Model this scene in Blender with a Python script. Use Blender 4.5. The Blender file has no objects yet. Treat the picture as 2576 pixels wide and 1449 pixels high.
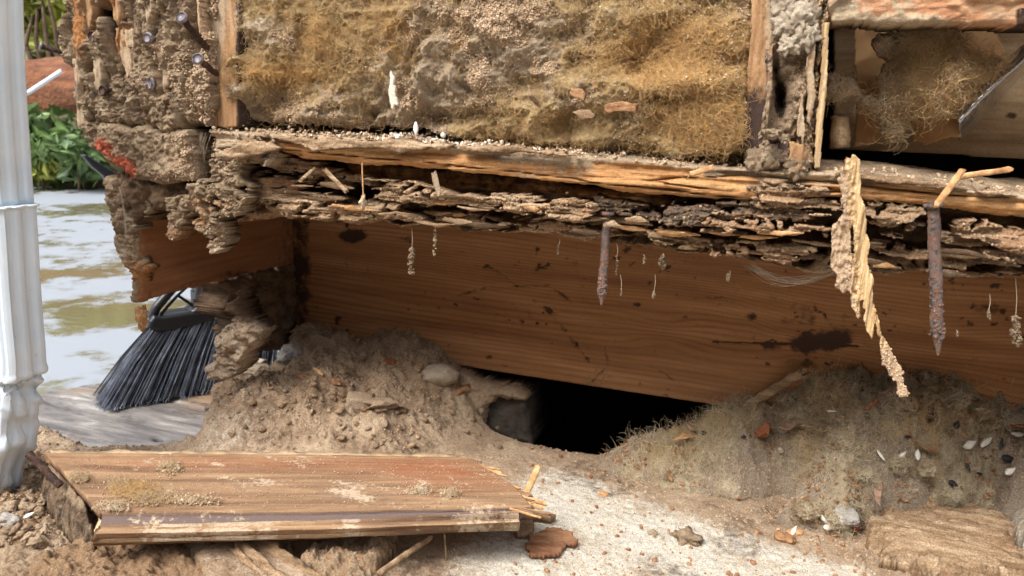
import bpy, math, random
import numpy as np
from math import sin, cos, radians, pi, exp

# ------------------------------------------------------------------ camera
SC = bpy.context.scene
F, CX, CY = 1874., 1288., 724.5            # focal length and centre of a 2576 x 1449 view
yaw, pit, rol = radians(20), radians(13), radians(1.8)
CAM = np.array([0, -.414, .27])
fw = np.array([-sin(yaw)*cos(pit), cos(yaw)*cos(pit), -sin(pit)])
rt = np.array([cos(yaw), sin(yaw), 0.]); up = np.cross(rt, fw)
RX = rt*cos(rol)+up*sin(rol); UX = up*cos(rol)-rt*sin(rol)
cd = bpy.data.cameras.new('camera'); cam = bpy.data.objects.new('camera', cd)
SC.collection.objects.link(cam); SC.camera = cam
from mathutils import Matrix, Vector
m = Matrix.Identity(4)
for i in range(3):
    m[i][0] = RX[i]; m[i][1] = UX[i]; m[i][2] = -fw[i]; m[i][3] = CAM[i]
cam.matrix_world = m
cd.sensor_width = 36; cd.lens = 36*F/2576; cd.clip_start = .01; cd.clip_end = 500
cd.dof.use_dof = True; cd.dof.focus_distance = .43; cd.dof.aperture_fstop = 26.2/1.25

# ------------------------------------------------------------------ light
w = bpy.data.worlds.new('World'); SC.world = w; w.use_nodes = True
nt = w.node_tree; bg = nt.nodes['Background']
sky = nt.nodes.new('ShaderNodeTexSky'); sky.sky_type = 'NISHITA'; sky.sun_disc = False
SUN_EL, SUN_AZ = 52, -158                       # degrees; azimuth of the sun as seen from the scene (0 = +Y, clockwise)
sky.sun_elevation = radians(SUN_EL); sky.sun_rotation = radians(SUN_AZ)
sky.dust_density = 4; sky.air_density = 1.0; sky.ozone_density = 1
hs = nt.nodes.new('ShaderNodeHueSaturation'); hs.inputs['Saturation'].default_value = .42
nt.links.new(sky.outputs[0], hs.inputs['Color']); nt.links.new(hs.outputs[0], bg.inputs[0])
bg.inputs[1].default_value = .15
sd = bpy.data.lights.new('sun', 'SUN'); sd.energy = 1.4; sd.angle = radians(22); sd.color = (1, .975, .94)
sun = bpy.data.objects.new('sun', sd); SC.collection.objects.link(sun)
el, az = radians(SUN_EL), radians(SUN_AZ)
sun.rotation_euler = Vector((sin(az)*cos(el), cos(az)*cos(el), sin(el))).to_track_quat('Z', 'Y').to_euler()
SC.view_settings.view_transform = 'Standard'; SC.view_settings.look = 'None'
SC.view_settings.exposure = 1.2; SC.view_settings.gamma = 1

# ------------------------------------------------------------------ numbers
rng = np.random.RandomState(7)

def ray(x, y):
    return fw+RX*((x-CX)/F)-UX*((y-CY)/F)
def onY(x, y, Y): d = ray(x, y); return CAM+d*(Y-CAM[1])/d[1]
def onZ(x, y, Z): d = ray(x, y); return CAM+d*(Z-CAM[2])/d[2]
def onX(x, y, X): d = ray(x, y); return CAM+d*(X-CAM[0])/d[0]
def view(p):
    q = p-CAM; z = q@fw; return CX+F*(q@RX)/z, CY-F*(q@UX)/z

def _h(ix, iy, s):
    n = (ix.astype(np.int64)*374761393+iy.astype(np.int64)*668265263+s*974634777) & 0xffffffff
    n = ((n ^ (n >> 13))*1274126177) & 0xffffffff
    n = ((n ^ (n >> 15))*2246822519) & 0xffffffff
    return ((n ^ (n >> 16)) & 0xffffff)/float(0xffffff)
def vn(x, y, s=0):
    ix = np.floor(x); iy = np.floor(y); fx = x-ix; fy = y-iy
    fx = fx*fx*(3-2*fx); fy = fy*fy*(3-2*fy)
    a = _h(ix, iy, s); b = _h(ix+1, iy, s); c = _h(ix, iy+1, s); d = _h(ix+1, iy+1, s)
    return (a+(b-a)*fx)*(1-fy)+(c+(d-c)*fx)*fy
def fb(x, y, o=5, s=0, g=.5):                   # 0..1
    t = 0; a = 1; n = 0
    for i in range(o):
        t = t+a*vn(x+i*17.3, y-i*9.1, s+i); n += a; a *= g; x = x*2.03; y = y*2.03
    return t/n
def rg(x, y, o=4, s=0):                         # ridged 0..1
    t = 0; a = 1; n = 0
    for i in range(o):
        t = t+a*(1-abs(2*vn(x+i*7.7, y+i*3.1, s+i)-1)); n += a; a *= .55; x = x*2.1; y = y*2.1
    return t/n
def wl(x, y, s=0):                              # cellular: distance to nearest point and second
    ix = np.floor(x); iy = np.floor(y); d1 = np.full(x.shape, 9.); d2 = d1.copy()
    for i in (-1, 0, 1):
        for j in (-1, 0, 1):
            px = ix+i+_h(ix+i, iy+j, s); py = iy+j+_h(ix+i, iy+j, s+5)
            d = np.hypot(px-x, py-y)
            d2 = np.where(d < d1, d1, np.minimum(d2, d)); d1 = np.minimum(d1, d)
    return d1, d2
def ss(a, b, x):
    t = np.clip((x-a)/(b-a), 0, 1); return t*t*(3-2*t)

# ------------------------------------------------------------------ materials
def lin(c): return tuple(((v/255)/12.92 if v/255 < .04045 else ((v/255+.055)/1.055)**2.4) for v in c)+(1,)
class NT:
    rot = None
    def __init__(s, name):
        s.m = bpy.data.materials.new(name); s.m.use_nodes = True; s.t = s.m.node_tree
        s.b = s.t.nodes['Principled BSDF']; s.pos = s.n('ShaderNodeNewGeometry').outputs['Position']
    def n(s, k, **kw):
        o = s.t.nodes.new(k)
        for a, b in kw.items(): setattr(o, a, b)
        return o
    def l(s, a, b): s.t.links.new(a, b)
    def noise(s, sc, detail=6, rough=.55, dist=0, off=0):
        if s.rot is None: src = s.pos
        else:
            m0 = s.n('ShaderNodeMapping'); m0.inputs['Rotation'].default_value = s.rot; s.l(s.pos, m0.inputs[0]); src = m0.outputs[0]
        mp = s.n('ShaderNodeMapping'); mp.inputs['Scale'].default_value = sc if isinstance(sc, tuple) else (sc,)*3
        mp.inputs['Location'].default_value = (off, off*1.7, off*.3)
        s.l(src, mp.inputs[0]); q = s.n('ShaderNodeTexNoise'); q.inputs['Scale'].default_value = 1
        q.inputs['Detail'].default_value = detail; q.inputs['Roughness'].default_value = rough
        q.inputs['Distortion'].default_value = dist; s.l(mp.outputs[0], q.inputs['Vector']); return q.outputs['Fac']
    def ramp(s, fac, stops):
        r = s.n('ShaderNodeValToRGB'); e = r.color_ramp.elements
        while len(e) < len(stops): e.new(.5)
        for q, (p, c) in zip(e, stops): q.position = p; q.color = c
        s.l(fac, r.inputs[0]); return r.outputs[0]
    def mix(s, fac, a, b, mode='MIX'):
        x = s.n('ShaderNodeMix', data_type='RGBA', blend_type=mode)
        for v, i in ((fac, 0), (a, 6), (b, 7)):
            if isinstance(v, (int, float, tuple)): x.inputs[i].default_value = v
            else: s.l(v, x.inputs[i])
        return x.outputs[2]
    def math(s, op, a, b=0, c=0):
        x = s.n('ShaderNodeMath', operation=op)
        for i, v in enumerate((a, b, c)):
            if isinstance(v, (int, float)): x.inputs[i].default_value = v
            else: s.l(v, x.inputs[i])
        return x.outputs[0]
    def mr(s, v, a, b, c=0, d=1):
        x = s.n('ShaderNodeMapRange'); s.l(v, x.inputs[0])
        for i, k in enumerate((a, b, c, d)): x.inputs[i+1].default_value = k
        return x.outputs[0]
    def attr(s, n): return s.n('ShaderNodeAttribute', attribute_name=n).outputs['Fac']

def mat(name, ramp, sc=60, tint=None, dust=None, dark=None, rough=.92, fine=(.35, 700), bump=(.7, 900, .0006),
        bump2=None, spec=.25, ring=None, dist=0, soft=.5, wet=None, sheen=0, tint2=None, rot=None):
    q = NT(name); q.rot = rot
    col = q.ramp(q.noise(sc, 7, .6, dist), [(p, lin(c)) for p, c in ramp])
    if ring:                                    # growth rings driven by the 'ring' attribute
        s = q.math('SINE', q.attr('ring')); s = q.math('ADD', q.math('MULTIPLY', s, .5), .5)
        s = q.math('POWER', s, 2.6); s = q.math('MULTIPLY', s, q.mr(q.noise((14, 14, 60), 3), .3, .7, .2, 1))
        col = q.mix(q.math('MULTIPLY', s, ring[1]), col, lin(ring[0]))
    if tint: col = q.mix(q.mr(q.math('ADD', q.attr('tint'), q.math('MULTIPLY', q.math('SUBTRACT', q.noise(240, 5, .65), .5), 1.2)), .5-soft/2, .5+soft/2), col, lin(tint))
    if tint2: col = q.mix(q.mr(q.math('ADD', q.attr('tintb'), q.math('MULTIPLY', q.math('SUBTRACT', q.noise(200, 5, .65, off=3), .5), 1.2)), .3, .7), col, lin(tint2))
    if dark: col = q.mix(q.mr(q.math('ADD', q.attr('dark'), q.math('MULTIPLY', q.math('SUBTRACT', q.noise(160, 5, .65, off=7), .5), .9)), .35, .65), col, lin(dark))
    if dust:
        dn = q.noise(900, 4, .7)
        dc = q.mix(q.mr(dn, .3, .7), lin(tuple(v*.78 for v in dust)), lin(dust))
        col = q.mix(q.mr(q.math('ADD', q.attr('dust'), q.math('MULTIPLY', q.math('SUBTRACT', q.noise(330, 5, .7, off=2), .5), 1.5)), .4, .6), col, dc)
    fn = q.mr(q.noise(fine[1], 4, .7, off=1), .3, .7, 1-fine[0], 1+fine[0]*.8)
    vm = q.n('ShaderNodeVectorMath', operation='SCALE'); q.l(col, vm.inputs[0]); q.l(fn, vm.inputs['Scale'])
    q.l(vm.outputs[0], q.b.inputs['Base Color'])
    q.b.inputs['Roughness'].default_value = rough; q.b.inputs['Specular IOR Level'].default_value = spec
    b = q.n('ShaderNodeBump'); b.inputs['Strength'].default_value = bump[0]; b.inputs['Distance'].default_value = bump[2]
    q.l(q.noise(bump[1], 6, .7), b.inputs['Height'])
    if bump2:
        c = q.n('ShaderNodeBump'); c.inputs['Strength'].default_value = bump2[0]; c.inputs['Distance'].default_value = bump2[2]
        q.l(q.noise(bump2[1], 4, .6), c.inputs['Height']); q.l(b.outputs[0], c.inputs['Normal']); b = c
    q.l(b.outputs[0], q.b.inputs['Normal'])
    if sheen: q.b.inputs['Sheen Weight'].default_value = sheen
    q.m.diffuse_color = lin(ramp[len(ramp)//2][1])
    return q.m

def plain(name, c, rough=.5, metal=0, spec=.5, bump=None, var=None):
    q = NT(name); q.b.inputs['Base Color'].default_value = lin(c)
    if var:
        q.l(q.ramp(q.noise(var[0], 5), [(.35, lin(c)), (.65, lin(var[1]))]), q.b.inputs['Base Color'])
    q.b.inputs['Roughness'].default_value = rough; q.b.inputs['Metallic'].default_value = metal
    q.b.inputs['Specular IOR Level'].default_value = spec
    if bump:
        b = q.n('ShaderNodeBump'); b.inputs['Strength'].default_value = bump[0]; b.inputs['Distance'].default_value = bump[2]
        q.l(q.noise(bump[1], 5, .6), b.inputs['Height']); q.l(b.outputs[0], q.b.inputs['Normal'])
    return q.m

_a, _b = onZ(118, 1140, .04), onZ(1190, 1150, .04); BANG = math.atan2(_b[1]-_a[1], _b[0]-_a[0])
TAN, TAN2, TAN3 = (176, 152, 124), (146, 121, 94), (200, 178, 150)
M = {}
M['crust'] = mat('crumbly_rot', [(.3, (126, 105, 82)), (.5, (164, 141, 114)), (.72, (200, 179, 150))], 70, tint=(176, 122, 74), tint2=(206, 112, 84),
                 dark=(66, 50, 40), fine=(.5, 1000), bump=(1, 1300, .0016))
M['stud'] = mat('old_stud_wood', [(.3, (132, 98, 68)), (.52, (172, 134, 96)), (.75, (198, 166, 126))], (240, 240, 16), dust=(192, 168, 138), dark=(70, 55, 48),
                fine=(.2, 900), bump=(.8, (900, 900, 60), .0008))
M['plate'] = mat('split_plate_wood', [(.28, (128, 84, 52)), (.48, (192, 142, 92)), (.7, (222, 180, 128))], (16, 260, 260), dust=(196, 172, 142), dark=(74, 54, 42),
                 fine=(.25, 1000), bump=(1, (60, 900, 900), .0012), bump2=(.5, 900, .0005))
M['core'] = mat('shade_dark_rot', [(.3, (70, 54, 42)), (.55, (112, 90, 68)), (.75, (140, 114, 88))], 90, fine=(.4, 1000), bump=(1, 1200, .001))  # decayed wood, coloured darker so the cavities between flakes read as shade
M['flake'] = mat('rot_flake', [(.3, (112, 88, 66)), (.48, (156, 128, 98)), (.7, (200, 174, 142))], (16, 240, 240), tint=(168, 126, 94), dark=(88, 74, 62),
                 fine=(.5, 1000), bump=(1, (500, 1500, 1500), .001))
M['joist'] = mat('rim_joist_wood', [(.3, (140, 98, 66)), (.5, (166, 120, 80)), (.72, (190, 144, 102))], (7, 7, 90), ring=((112, 68, 40), .55), dark=(70, 50, 38), dust=(140, 118, 96),
                 fine=(.1, 700), bump=(.5, (40, 40, 1100), .0006), rough=.75)
M['rim'] = mat('end_rim_wood', [(.3, (128, 84, 54)), (.5, (146, 100, 68)), (.72, (162, 116, 80))], (14, 14, 150), dark=(58, 42, 32), dust=(150, 124, 96),
               fine=(.14, 700), bump=(.4, (60, 60, 900), .0005))
M['soil'] = mat('dusty_soil', [(.3, (142, 118, 94)), (.5, (172, 148, 122)), (.7, (192, 170, 142))], 34, tint=(210, 202, 186), tint2=(146, 118, 90), dark=(92, 72, 56),
                fine=(.48, 900), bump=(1, 1100, .0012), bump2=(.6, 260, .002))
M['board'] = mat('siding_board_wood', [(.26, (90, 68, 54)), (.42, (126, 98, 74)), (.58, (154, 124, 94)), (.78, (184, 154, 116))], (8, 130, 130), tint=(146, 86, 56), tint2=(108, 92, 86),
                 dust=(206, 182, 154), dark=(92, 66, 50), fine=(.2, 900), bump=(.7, (50, 900, 900), .0008), dist=.9, soft=1.0, rot=(0, 0, -BANG))
M['batt'] = mat('glass_wool', [(.3, (116, 94, 62)), (.46, (168, 142, 98)), (.6, (198, 174, 126)), (.76, (216, 198, 158))], 60, tint=(210, 164, 96), tint2=(208, 202, 190), dust=(196, 174, 146),
                dark=(90, 72, 52), fine=(.4, 1500), bump=(1, 1500, .0015))
M['heap'] = mat('dirty_wool', [(.3, (120, 102, 80)), (.46, (172, 154, 126)), (.6, (206, 190, 160)), (.76, (222, 208, 180))], 60, tint=(196, 168, 122), dust=(186, 168, 146),
                dark=(90, 72, 56), fine=(.45, 1000), bump=(1, 900, .0024))
M['crumb'] = mat('crumb', [(.35, (150, 124, 98)), (.5, (186, 160, 130)), (.68, (222, 200, 172))], 900, fine=(.2, 2000), bump=(.5, 3000, .0003))
M['pale_crumb'] = mat('pale_crumb', [(.35, (196, 176, 152)), (.65, (236, 224, 206))], 500, fine=(.1, 2000), bump=(.3, 3000, .0002))
M['fib_gold'] = plain('amber_fibre', (216, 178, 120), .6, var=(120, (180, 142, 90)))
M['fib_tan'] = plain('tan_fibre', (200, 176, 138), .6, var=(120, (172, 146, 108)))
M['fib_pale'] = plain('pale_fibre', (226, 212, 182), .6, var=(120, (196, 176, 140)))
M['splinter'] = mat('splinter_wood', [(.3, (140, 106, 72)), (.48, (196, 162, 116)), (.6, (222, 194, 148)), (.75, (236, 212, 170))], (700, 700, 26), dust=(206, 176, 144), fine=(.2, 1200), bump=(1, (1200, 1200, 80), .0008))
M['sliver'] = mat('sliver_wood', [(.3, (160, 114, 74)), (.5, (200, 154, 106)), (.7, (224, 184, 138))], 220, fine=(.25, 1200), bump=(1, 1200, .0006))
M['chip'] = mat('bark_chip', [(.3, (120, 84, 58)), (.5, (158, 116, 82)), (.7, (188, 150, 112))], 260, fine=(.3, 1200), bump=(1, 1200, .0006))
M['redchip'] = mat('red_chip', [(.3, (116, 68, 48)), (.6, (156, 98, 68))], 300, fine=(.2, 1200), bump=(1, 1200, .0004))
M['rust'] = mat('rusty_iron', [(.34, (66, 52, 46)), (.48, (118, 106, 100)), (.58, (126, 84, 62)), (.7, (170, 132, 106))], (500, 500, 300), fine=(.3, 1200), bump=(1, 1000, .0012), rough=.7, spec=.4)
M['darkrust'] = mat('dark_rusty_iron', [(.36, (50, 38, 36)), (.55, (78, 58, 50)), (.72, (118, 84, 62))], 300, fine=(.3, 1200), bump=(1, 1000, .0008), rough=.75)
M['steel'] = mat('grey_nail_head', [(.36, (104, 96, 100)), (.6, (150, 142, 146))], 500, fine=(.25, 1200), bump=(.6, 1200, .0004), rough=.5, spec=.5)
def whitemat():
    q = NT('white_painted_metal'); c = q.ramp(q.noise(30, 4), [(.35, lin((216, 230, 240))), (.65, lin((230, 240, 247)))])
    d = q.mr(q.noise((260, 260, 120), 5, .7, off=5), .66, .74); c = q.mix(q.math('MULTIPLY', d, .55), c, lin((150, 140, 124)))
    st = q.mr(q.noise((90, 90, 6), 4, .6, off=9), .55, .75); c = q.mix(q.math('MULTIPLY', st, .22), c, lin((178, 188, 194)))
    q.l(c, q.b.inputs['Base Color']); q.b.inputs['Roughness'].default_value = .34
    b = q.n('ShaderNodeBump'); b.inputs['Strength'].default_value = .25; b.inputs['Distance'].default_value = .0015
    q.l(q.noise((40, 40, 25), 3), b.inputs['Height']); q.l(b.outputs[0], q.b.inputs['Normal']); return q.m
M['white'] = whitemat()
M['black'] = plain('black_plastic', (34, 34, 38), .38, spec=.5)
M['bristle'] = plain('grey_bristle', (128, 136, 152), .4, var=(90, (70, 74, 84)))
M['bristle_dark'] = plain('dark_bristle', (50, 52, 60), .45, var=(90, (34, 34, 40)))
M['kraft'] = plain('kraft_paper', (190, 148, 100), .7, bump=(.3, 120, .001), var=((40, 40, 40), (172, 130, 86)))
M['foil'] = plain('foil_facing', (222, 223, 225), .27, .95, bump=(.3, 160, .0006))
M['stone'] = mat('stone', [(.3, (150, 134, 114)), (.55, (184, 168, 146)), (.75, (204, 190, 168))], 120, dust=(190, 168, 140), fine=(.25, 1200), bump=(1, 900, .001))
M['grey_stone'] = mat('grey_stone', [(.3, (140, 134, 126)), (.6, (186, 180, 172)), (.75, (214, 210, 202))], 260, fine=(.25, 1500), bump=(1, 900, .001))
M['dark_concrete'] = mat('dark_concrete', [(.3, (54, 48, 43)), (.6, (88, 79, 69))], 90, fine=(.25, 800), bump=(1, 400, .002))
M['seed'] = mat('seed_shell', [(.4, (226, 220, 204)), (.6, (240, 236, 224))], 800, dark=(60, 56, 54), fine=(.08, 2000), bump=(.2, 2000, .0002), rough=.5)
M['black_seed'] = plain('black_seed_shell', (38, 36, 38), .45, bump=(.5, 1500, .0003))
M['leaf_dry'] = mat('dry_leaf', [(.3, (132, 104, 86)), (.6, (166, 136, 114))], 200, fine=(.15, 900), bump=(.5, 900, .0004))
M['leaf_orange'] = mat('orange_leaf', [(.3, (112, 66, 42)), (.6, (158, 100, 66))], 250, fine=(.2, 900), bump=(.5, 900, .0004))
M['web'] = plain('dusty_web', (176, 160, 138), .8)
M['planks'] = mat('weathered_plank', [(.28, (70, 68, 70)), (.42, (108, 104, 102)), (.56, (136, 130, 124)), (.74, (196, 194, 188))], (14, 60, 60), tint=(150, 122, 92), dark=(58, 54, 54),
                  fine=(.15, 500), bump=(.6, (30, 300, 300), .002), rough=.5, spec=.5, dist=.5, soft=.8)
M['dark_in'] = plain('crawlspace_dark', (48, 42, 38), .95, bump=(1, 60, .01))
M['backboard'] = mat('tan_board', [(.3, (150, 122, 90)), (.5, (186, 158, 122)), (.7, (206, 180, 144))], (14, 160, 160), dust=(150, 126, 100), dark=(84, 66, 50), fine=(.15, 700), bump=(.5, (40, 700, 700), .0006))  # tan board wood, also on the small block and the board underside
M['sheath'] = mat('peeled_sheathing', [(.3, (156, 104, 72)), (.5, (186, 138, 102)), (.7, (208, 172, 136))], (30, 90, 90), dust=(198, 176, 146), dark=(70, 50, 40), fine=(.2, 1000), bump=(1, (200, 800, 800), .0008))
M['pebble_w'] = plain('white_pebble', (228, 224, 216), .8, bump=(.5, 1500, .0004))
M['green'] = plain('green_leaf', (116, 142, 82), .4, var=(14, (66, 90, 52)))
M['yellow_green'] = plain('yellow_green_leaf', (176, 178, 84), .55, var=(7, (110, 120, 52)))
M['olive'] = plain('olive_leaf', (126, 124, 70), .6, var=(5, (74, 78, 44)))
M['bark'] = plain('bark', (120, 100, 80), .9, bump=(1, 60, .01), var=(20, (84, 66, 50)))
M['log'] = plain('reddish_brown_log', (142, 92, 60), .9, bump=(1, 40, .02), var=((6, 30, 30), (92, 54, 34)))
M['siding'] = plain('painted_siding', (176, 168, 156), .8, bump=(.4, 40, .004), var=(4, (160, 150, 138)))

def wetmat():
    q = NT('wet_concrete')
    a = q.noise((3.2, 3.2, 2), 6, .65, .3); b = q.noise((14, 14, 9), 4, .6, .3, off=4)
    wet = q.mr(q.math('ADD', a, q.math('MULTIPLY', b, .5)), .74, .84)
    col = q.mix(wet, lin((150, 156, 164)), lin((112, 106, 78)))  # wet patches tinted yellow-green, foliage reflection put into their colour
    q.l(col, q.b.inputs['Base Color'])
    q.l(q.mr(wet, 0, 1, .45, .08), q.b.inputs['Roughness'])
    q.b.inputs['Specular IOR Level'].default_value = .9
    bm = q.n('ShaderNodeBump'); bm.inputs['Strength'].default_value = .22; bm.inputs['Distance'].default_value = .002
    q.l(q.noise((18, 60, 30), 3, .5, .4), bm.inputs['Height']); q.l(bm.outputs[0], q.b.inputs['Normal'])
    return q.m
M['wet'] = wetmat()
M['garden'] = plain('garden_soil', (96, 82, 60), .95, bump=(1, 20, .02), var=(4, (74, 78, 46)))

# ------------------------------------------------------------------ objects
COL = SC.collection
def tag(o, label=None, cat=None, group=None, kind=None):
    if label: o['label'] = label
    if cat: o['category'] = cat
    if group: o['group'] = group
    if kind: o['kind'] = kind
    return o
def empty(name, loc, label, cat, group=None, kind=None):
    o = bpy.data.objects.new(name, None); COL.objects.link(o); o.location = tuple(loc); o.empty_display_size = .01
    return tag(o, label, cat, group, kind)
def link(name, V, faces, mt, parent=None, smooth=True, attrs=None, origin=None):
    """V (n,3) in world space; faces: list of int arrays (k,3) / (k,4)."""
    V = np.asarray(V, float)
    if parent is not None: org = np.array(parent.location)
    elif origin is not None: org = np.array(origin, float)
    else: org = np.array([V[:, 0].mean(), V[:, 1].mean(), V[:, 2].min()])
    if parent is not None and parent.parent is not None: org = org+np.array(parent.parent.location)
    me = bpy.data.meshes.new(name); me.vertices.add(len(V)); me.vertices.foreach_set('co', (V-org).astype(np.float32).ravel())
    fs = [np.asarray(f, np.int32) for f in faces if len(f)]
    loops = np.concatenate([f.ravel() for f in fs]); tot = np.concatenate([np.full(len(f), f.shape[1], np.int32) for f in fs])
    me.loops.add(len(loops)); me.loops.foreach_set('vertex_index', loops)
    me.polygons.add(len(tot)); st = np.concatenate([[0], np.cumsum(tot)[:-1]]).astype(np.int32)
    me.polygons.foreach_set('loop_start', st); me.polygons.foreach_set('loop_total', tot)
    me.polygons.foreach_set('use_smooth', np.full(len(tot), smooth))
    me.update(calc_edges=True); me.validate()
    for k, a in (attrs or {}).items():
        at = me.attributes.new(k, 'FLOAT', 'POINT'); at.data.foreach_set('value', np.asarray(a, np.float32))
    me.materials.append(mt); o = bpy.data.objects.new(name, me); COL.objects.link(o)
    if parent is not None: o.parent = parent
    else: o.location = tuple(org)
    return o

class Pl:                                        # a working plane in the world
    def __init__(s, kind, val):
        s.k, s.v = kind, val
        if kind == 'Y': s.o, s.a, s.b, s.n = (0, val, 0), (1, 0, 0), (0, 0, 1), (0, -1, 0)
        if kind == 'X': s.o, s.a, s.b, s.n = (val, 0, 0), (0, 1, 0), (0, 0, 1), (1, 0, 0)
        if kind == 'Z': s.o, s.a, s.b, s.n = (0, 0, val), (1, 0, 0), (0, 1, 0), (0, 0, 1)
        if kind == 'G': s.o, s.a, s.b, s.n = val
        s.o, s.a, s.b, s.n = map(lambda q: np.array(q, float), (s.o, s.a, s.b, s.n))
    def st(s, x, y):
        if s.k == 'G':
            d = ray(x, y); p = CAM+d*(((s.o-CAM)@s.n)/(d@s.n))-s.o
        else: p = {'Y': onY, 'X': onX, 'Z': onZ}[s.k](x, y, s.v)-s.o
        return p@s.a, p@s.b
    def P(s, S, T, h=0):
        return s.o+np.multiply.outer(S, s.a)+np.multiply.outer(T, s.b)+np.multiply.outer(h*np.ones_like(S), s.n)

def sdf(S, T, poly):
    d = np.full(S.shape, 1e9); ins = np.zeros(S.shape, bool); n = len(poly)
    for i in range(n):
        x0, y0 = poly[i]; x1, y1 = poly[(i+1) % n]; ex, ey = x1-x0, y1-y0
        L = ex*ex+ey*ey+1e-18; t = np.clip(((S-x0)*ex+(T-y0)*ey)/L, 0, 1)
        d = np.minimum(d, (S-x0-t*ex)**2+(T-y0-t*ey)**2)
        if y0 != y1:
            c = ((y0 > T) != (y1 > T)) & (S < (x1-x0)*(T-y0)/(y1-y0)+x0); ins ^= c
    d = np.sqrt(d); return np.where(ins, d, -d)

def relief(name, pl, poly, mt, parent=None, cell=.0006, thick=.01, h=None, edge=(.0015, 120, 120), rnd=.003, hole=None,
           attrs=None, world=False, seed=0, smooth=True, ret=False, backh=False):
    """A solid slab with an outline on plane pl, its front carved by h(S,T,d,U,V)."""
    pts = [tuple(p) for p in poly] if world else [pl.st(*p) for p in poly]
    A = np.array(pts); mn = A.min(0)-.003; mx = A.max(0)+.003
    ns = int((mx[0]-mn[0])/cell)+2; nT = int((mx[1]-mn[1])/cell)+2
    S, T = np.meshgrid(mn[0]+np.arange(ns)*cell, mn[1]+np.arange(nT)*cell, indexing='ij')
    d = sdf(S, T, pts)+edge[0]*2*(fb(S*edge[1], T*edge[2], 5, 31+seed, .62)-.5)
    U, V = view(pl.P(S, T).reshape(-1, 3)); U = U.reshape(S.shape); V = V.reshape(S.shape)
    if hole is not None: d = np.minimum(d, hole(S, T, U, V))
    ins = d > 0
    q = ins[:-1, :-1] & ins[1:, :-1] & ins[:-1, 1:] & ins[1:, 1:]
    cnt = ins[:-1, :-1].astype(int)+ins[1:, :-1]+ins[:-1, 1:]+ins[1:, 1:]
    q = cnt >= 3
    gs = np.gradient(d, cell, axis=0); gt = np.gradient(d, cell, axis=1); g = gs*gs+gt*gt+1e-3
    mv = np.where(ins, 0, d); k = np.clip(mv/g, -cell, cell)
    S2 = S-np.clip(gs*k, -cell*.7, cell*.7); T2 = T-np.clip(gt*k, -cell*.7, cell*.7)
    dc = np.maximum(d, 0)
    H = h(S, T, dc, U, V) if h else np.zeros_like(S)
    H = H-rnd*(1-np.sqrt(np.clip(1-(1-np.minimum(dc/max(rnd, 1e-6), 1))**2, 0, 1)))
    idx = np.arange(ns*nT).reshape(ns, nT)
    ii, jj = np.nonzero(q)
    a, b, c, e = idx[ii, jj], idx[ii+1, jj], idx[ii+1, jj+1], idx[ii, jj+1]
    F4 = np.stack([a, b, c, e], 1)
    if len(F4) == 0: return None
    ed = np.concatenate([F4[:, [0, 1]], F4[:, [1, 2]], F4[:, [2, 3]], F4[:, [3, 0]]]); N = ns*nT
    key = np.minimum(ed[:, 0], ed[:, 1]).astype(np.int64)*N+np.maximum(ed[:, 0], ed[:, 1])
    _, inv, ct = np.unique(key, return_inverse=True, return_counts=True)
    be = ed[ct[inv] == 1]
    used = np.unique(F4); rm = -np.ones(N, int); rm[used] = np.arange(len(used)); nu = len(used)
    Sf, Tf, Hf = S2.ravel()[used], T2.ravel()[used], H.ravel()[used]
    Vf = pl.P(Sf, Tf, Hf)
    th = thick if not callable(thick) else thick(Sf, Tf)
    Hb = (Hf if backh else np.minimum(0, Hf-.0005))-th
    Vb = pl.P(Sf, Tf, Hb)
    Fq = rm[F4]; Fb = Fq[:, ::-1]+nu; B = rm[be]; Fs = np.stack([B[:, 1], B[:, 0], B[:, 0]+nu, B[:, 1]+nu], 1)
    if np.cross(pl.a, pl.b)@pl.n < 0: Fq, Fb, Fs = Fq[:, ::-1], Fb[:, ::-1], Fs[:, ::-1]
    at = {}
    for kk, fn in (attrs or {}).items():
        v = (fn(S, T, dc, U, V, H)+0*S).ravel()[used]; at[kk] = np.concatenate([v, v])
    o = link(name, np.concatenate([Vf, Vb]), [Fq, Fb, Fs], mt, parent, smooth, at)
    if ret: return o, Vf, dict(d=dc.ravel()[used], U=U.ravel()[used], V=V.ravel()[used], H=Hf, at={k: v[:nu] for k, v in at.items()})
    return o

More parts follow.
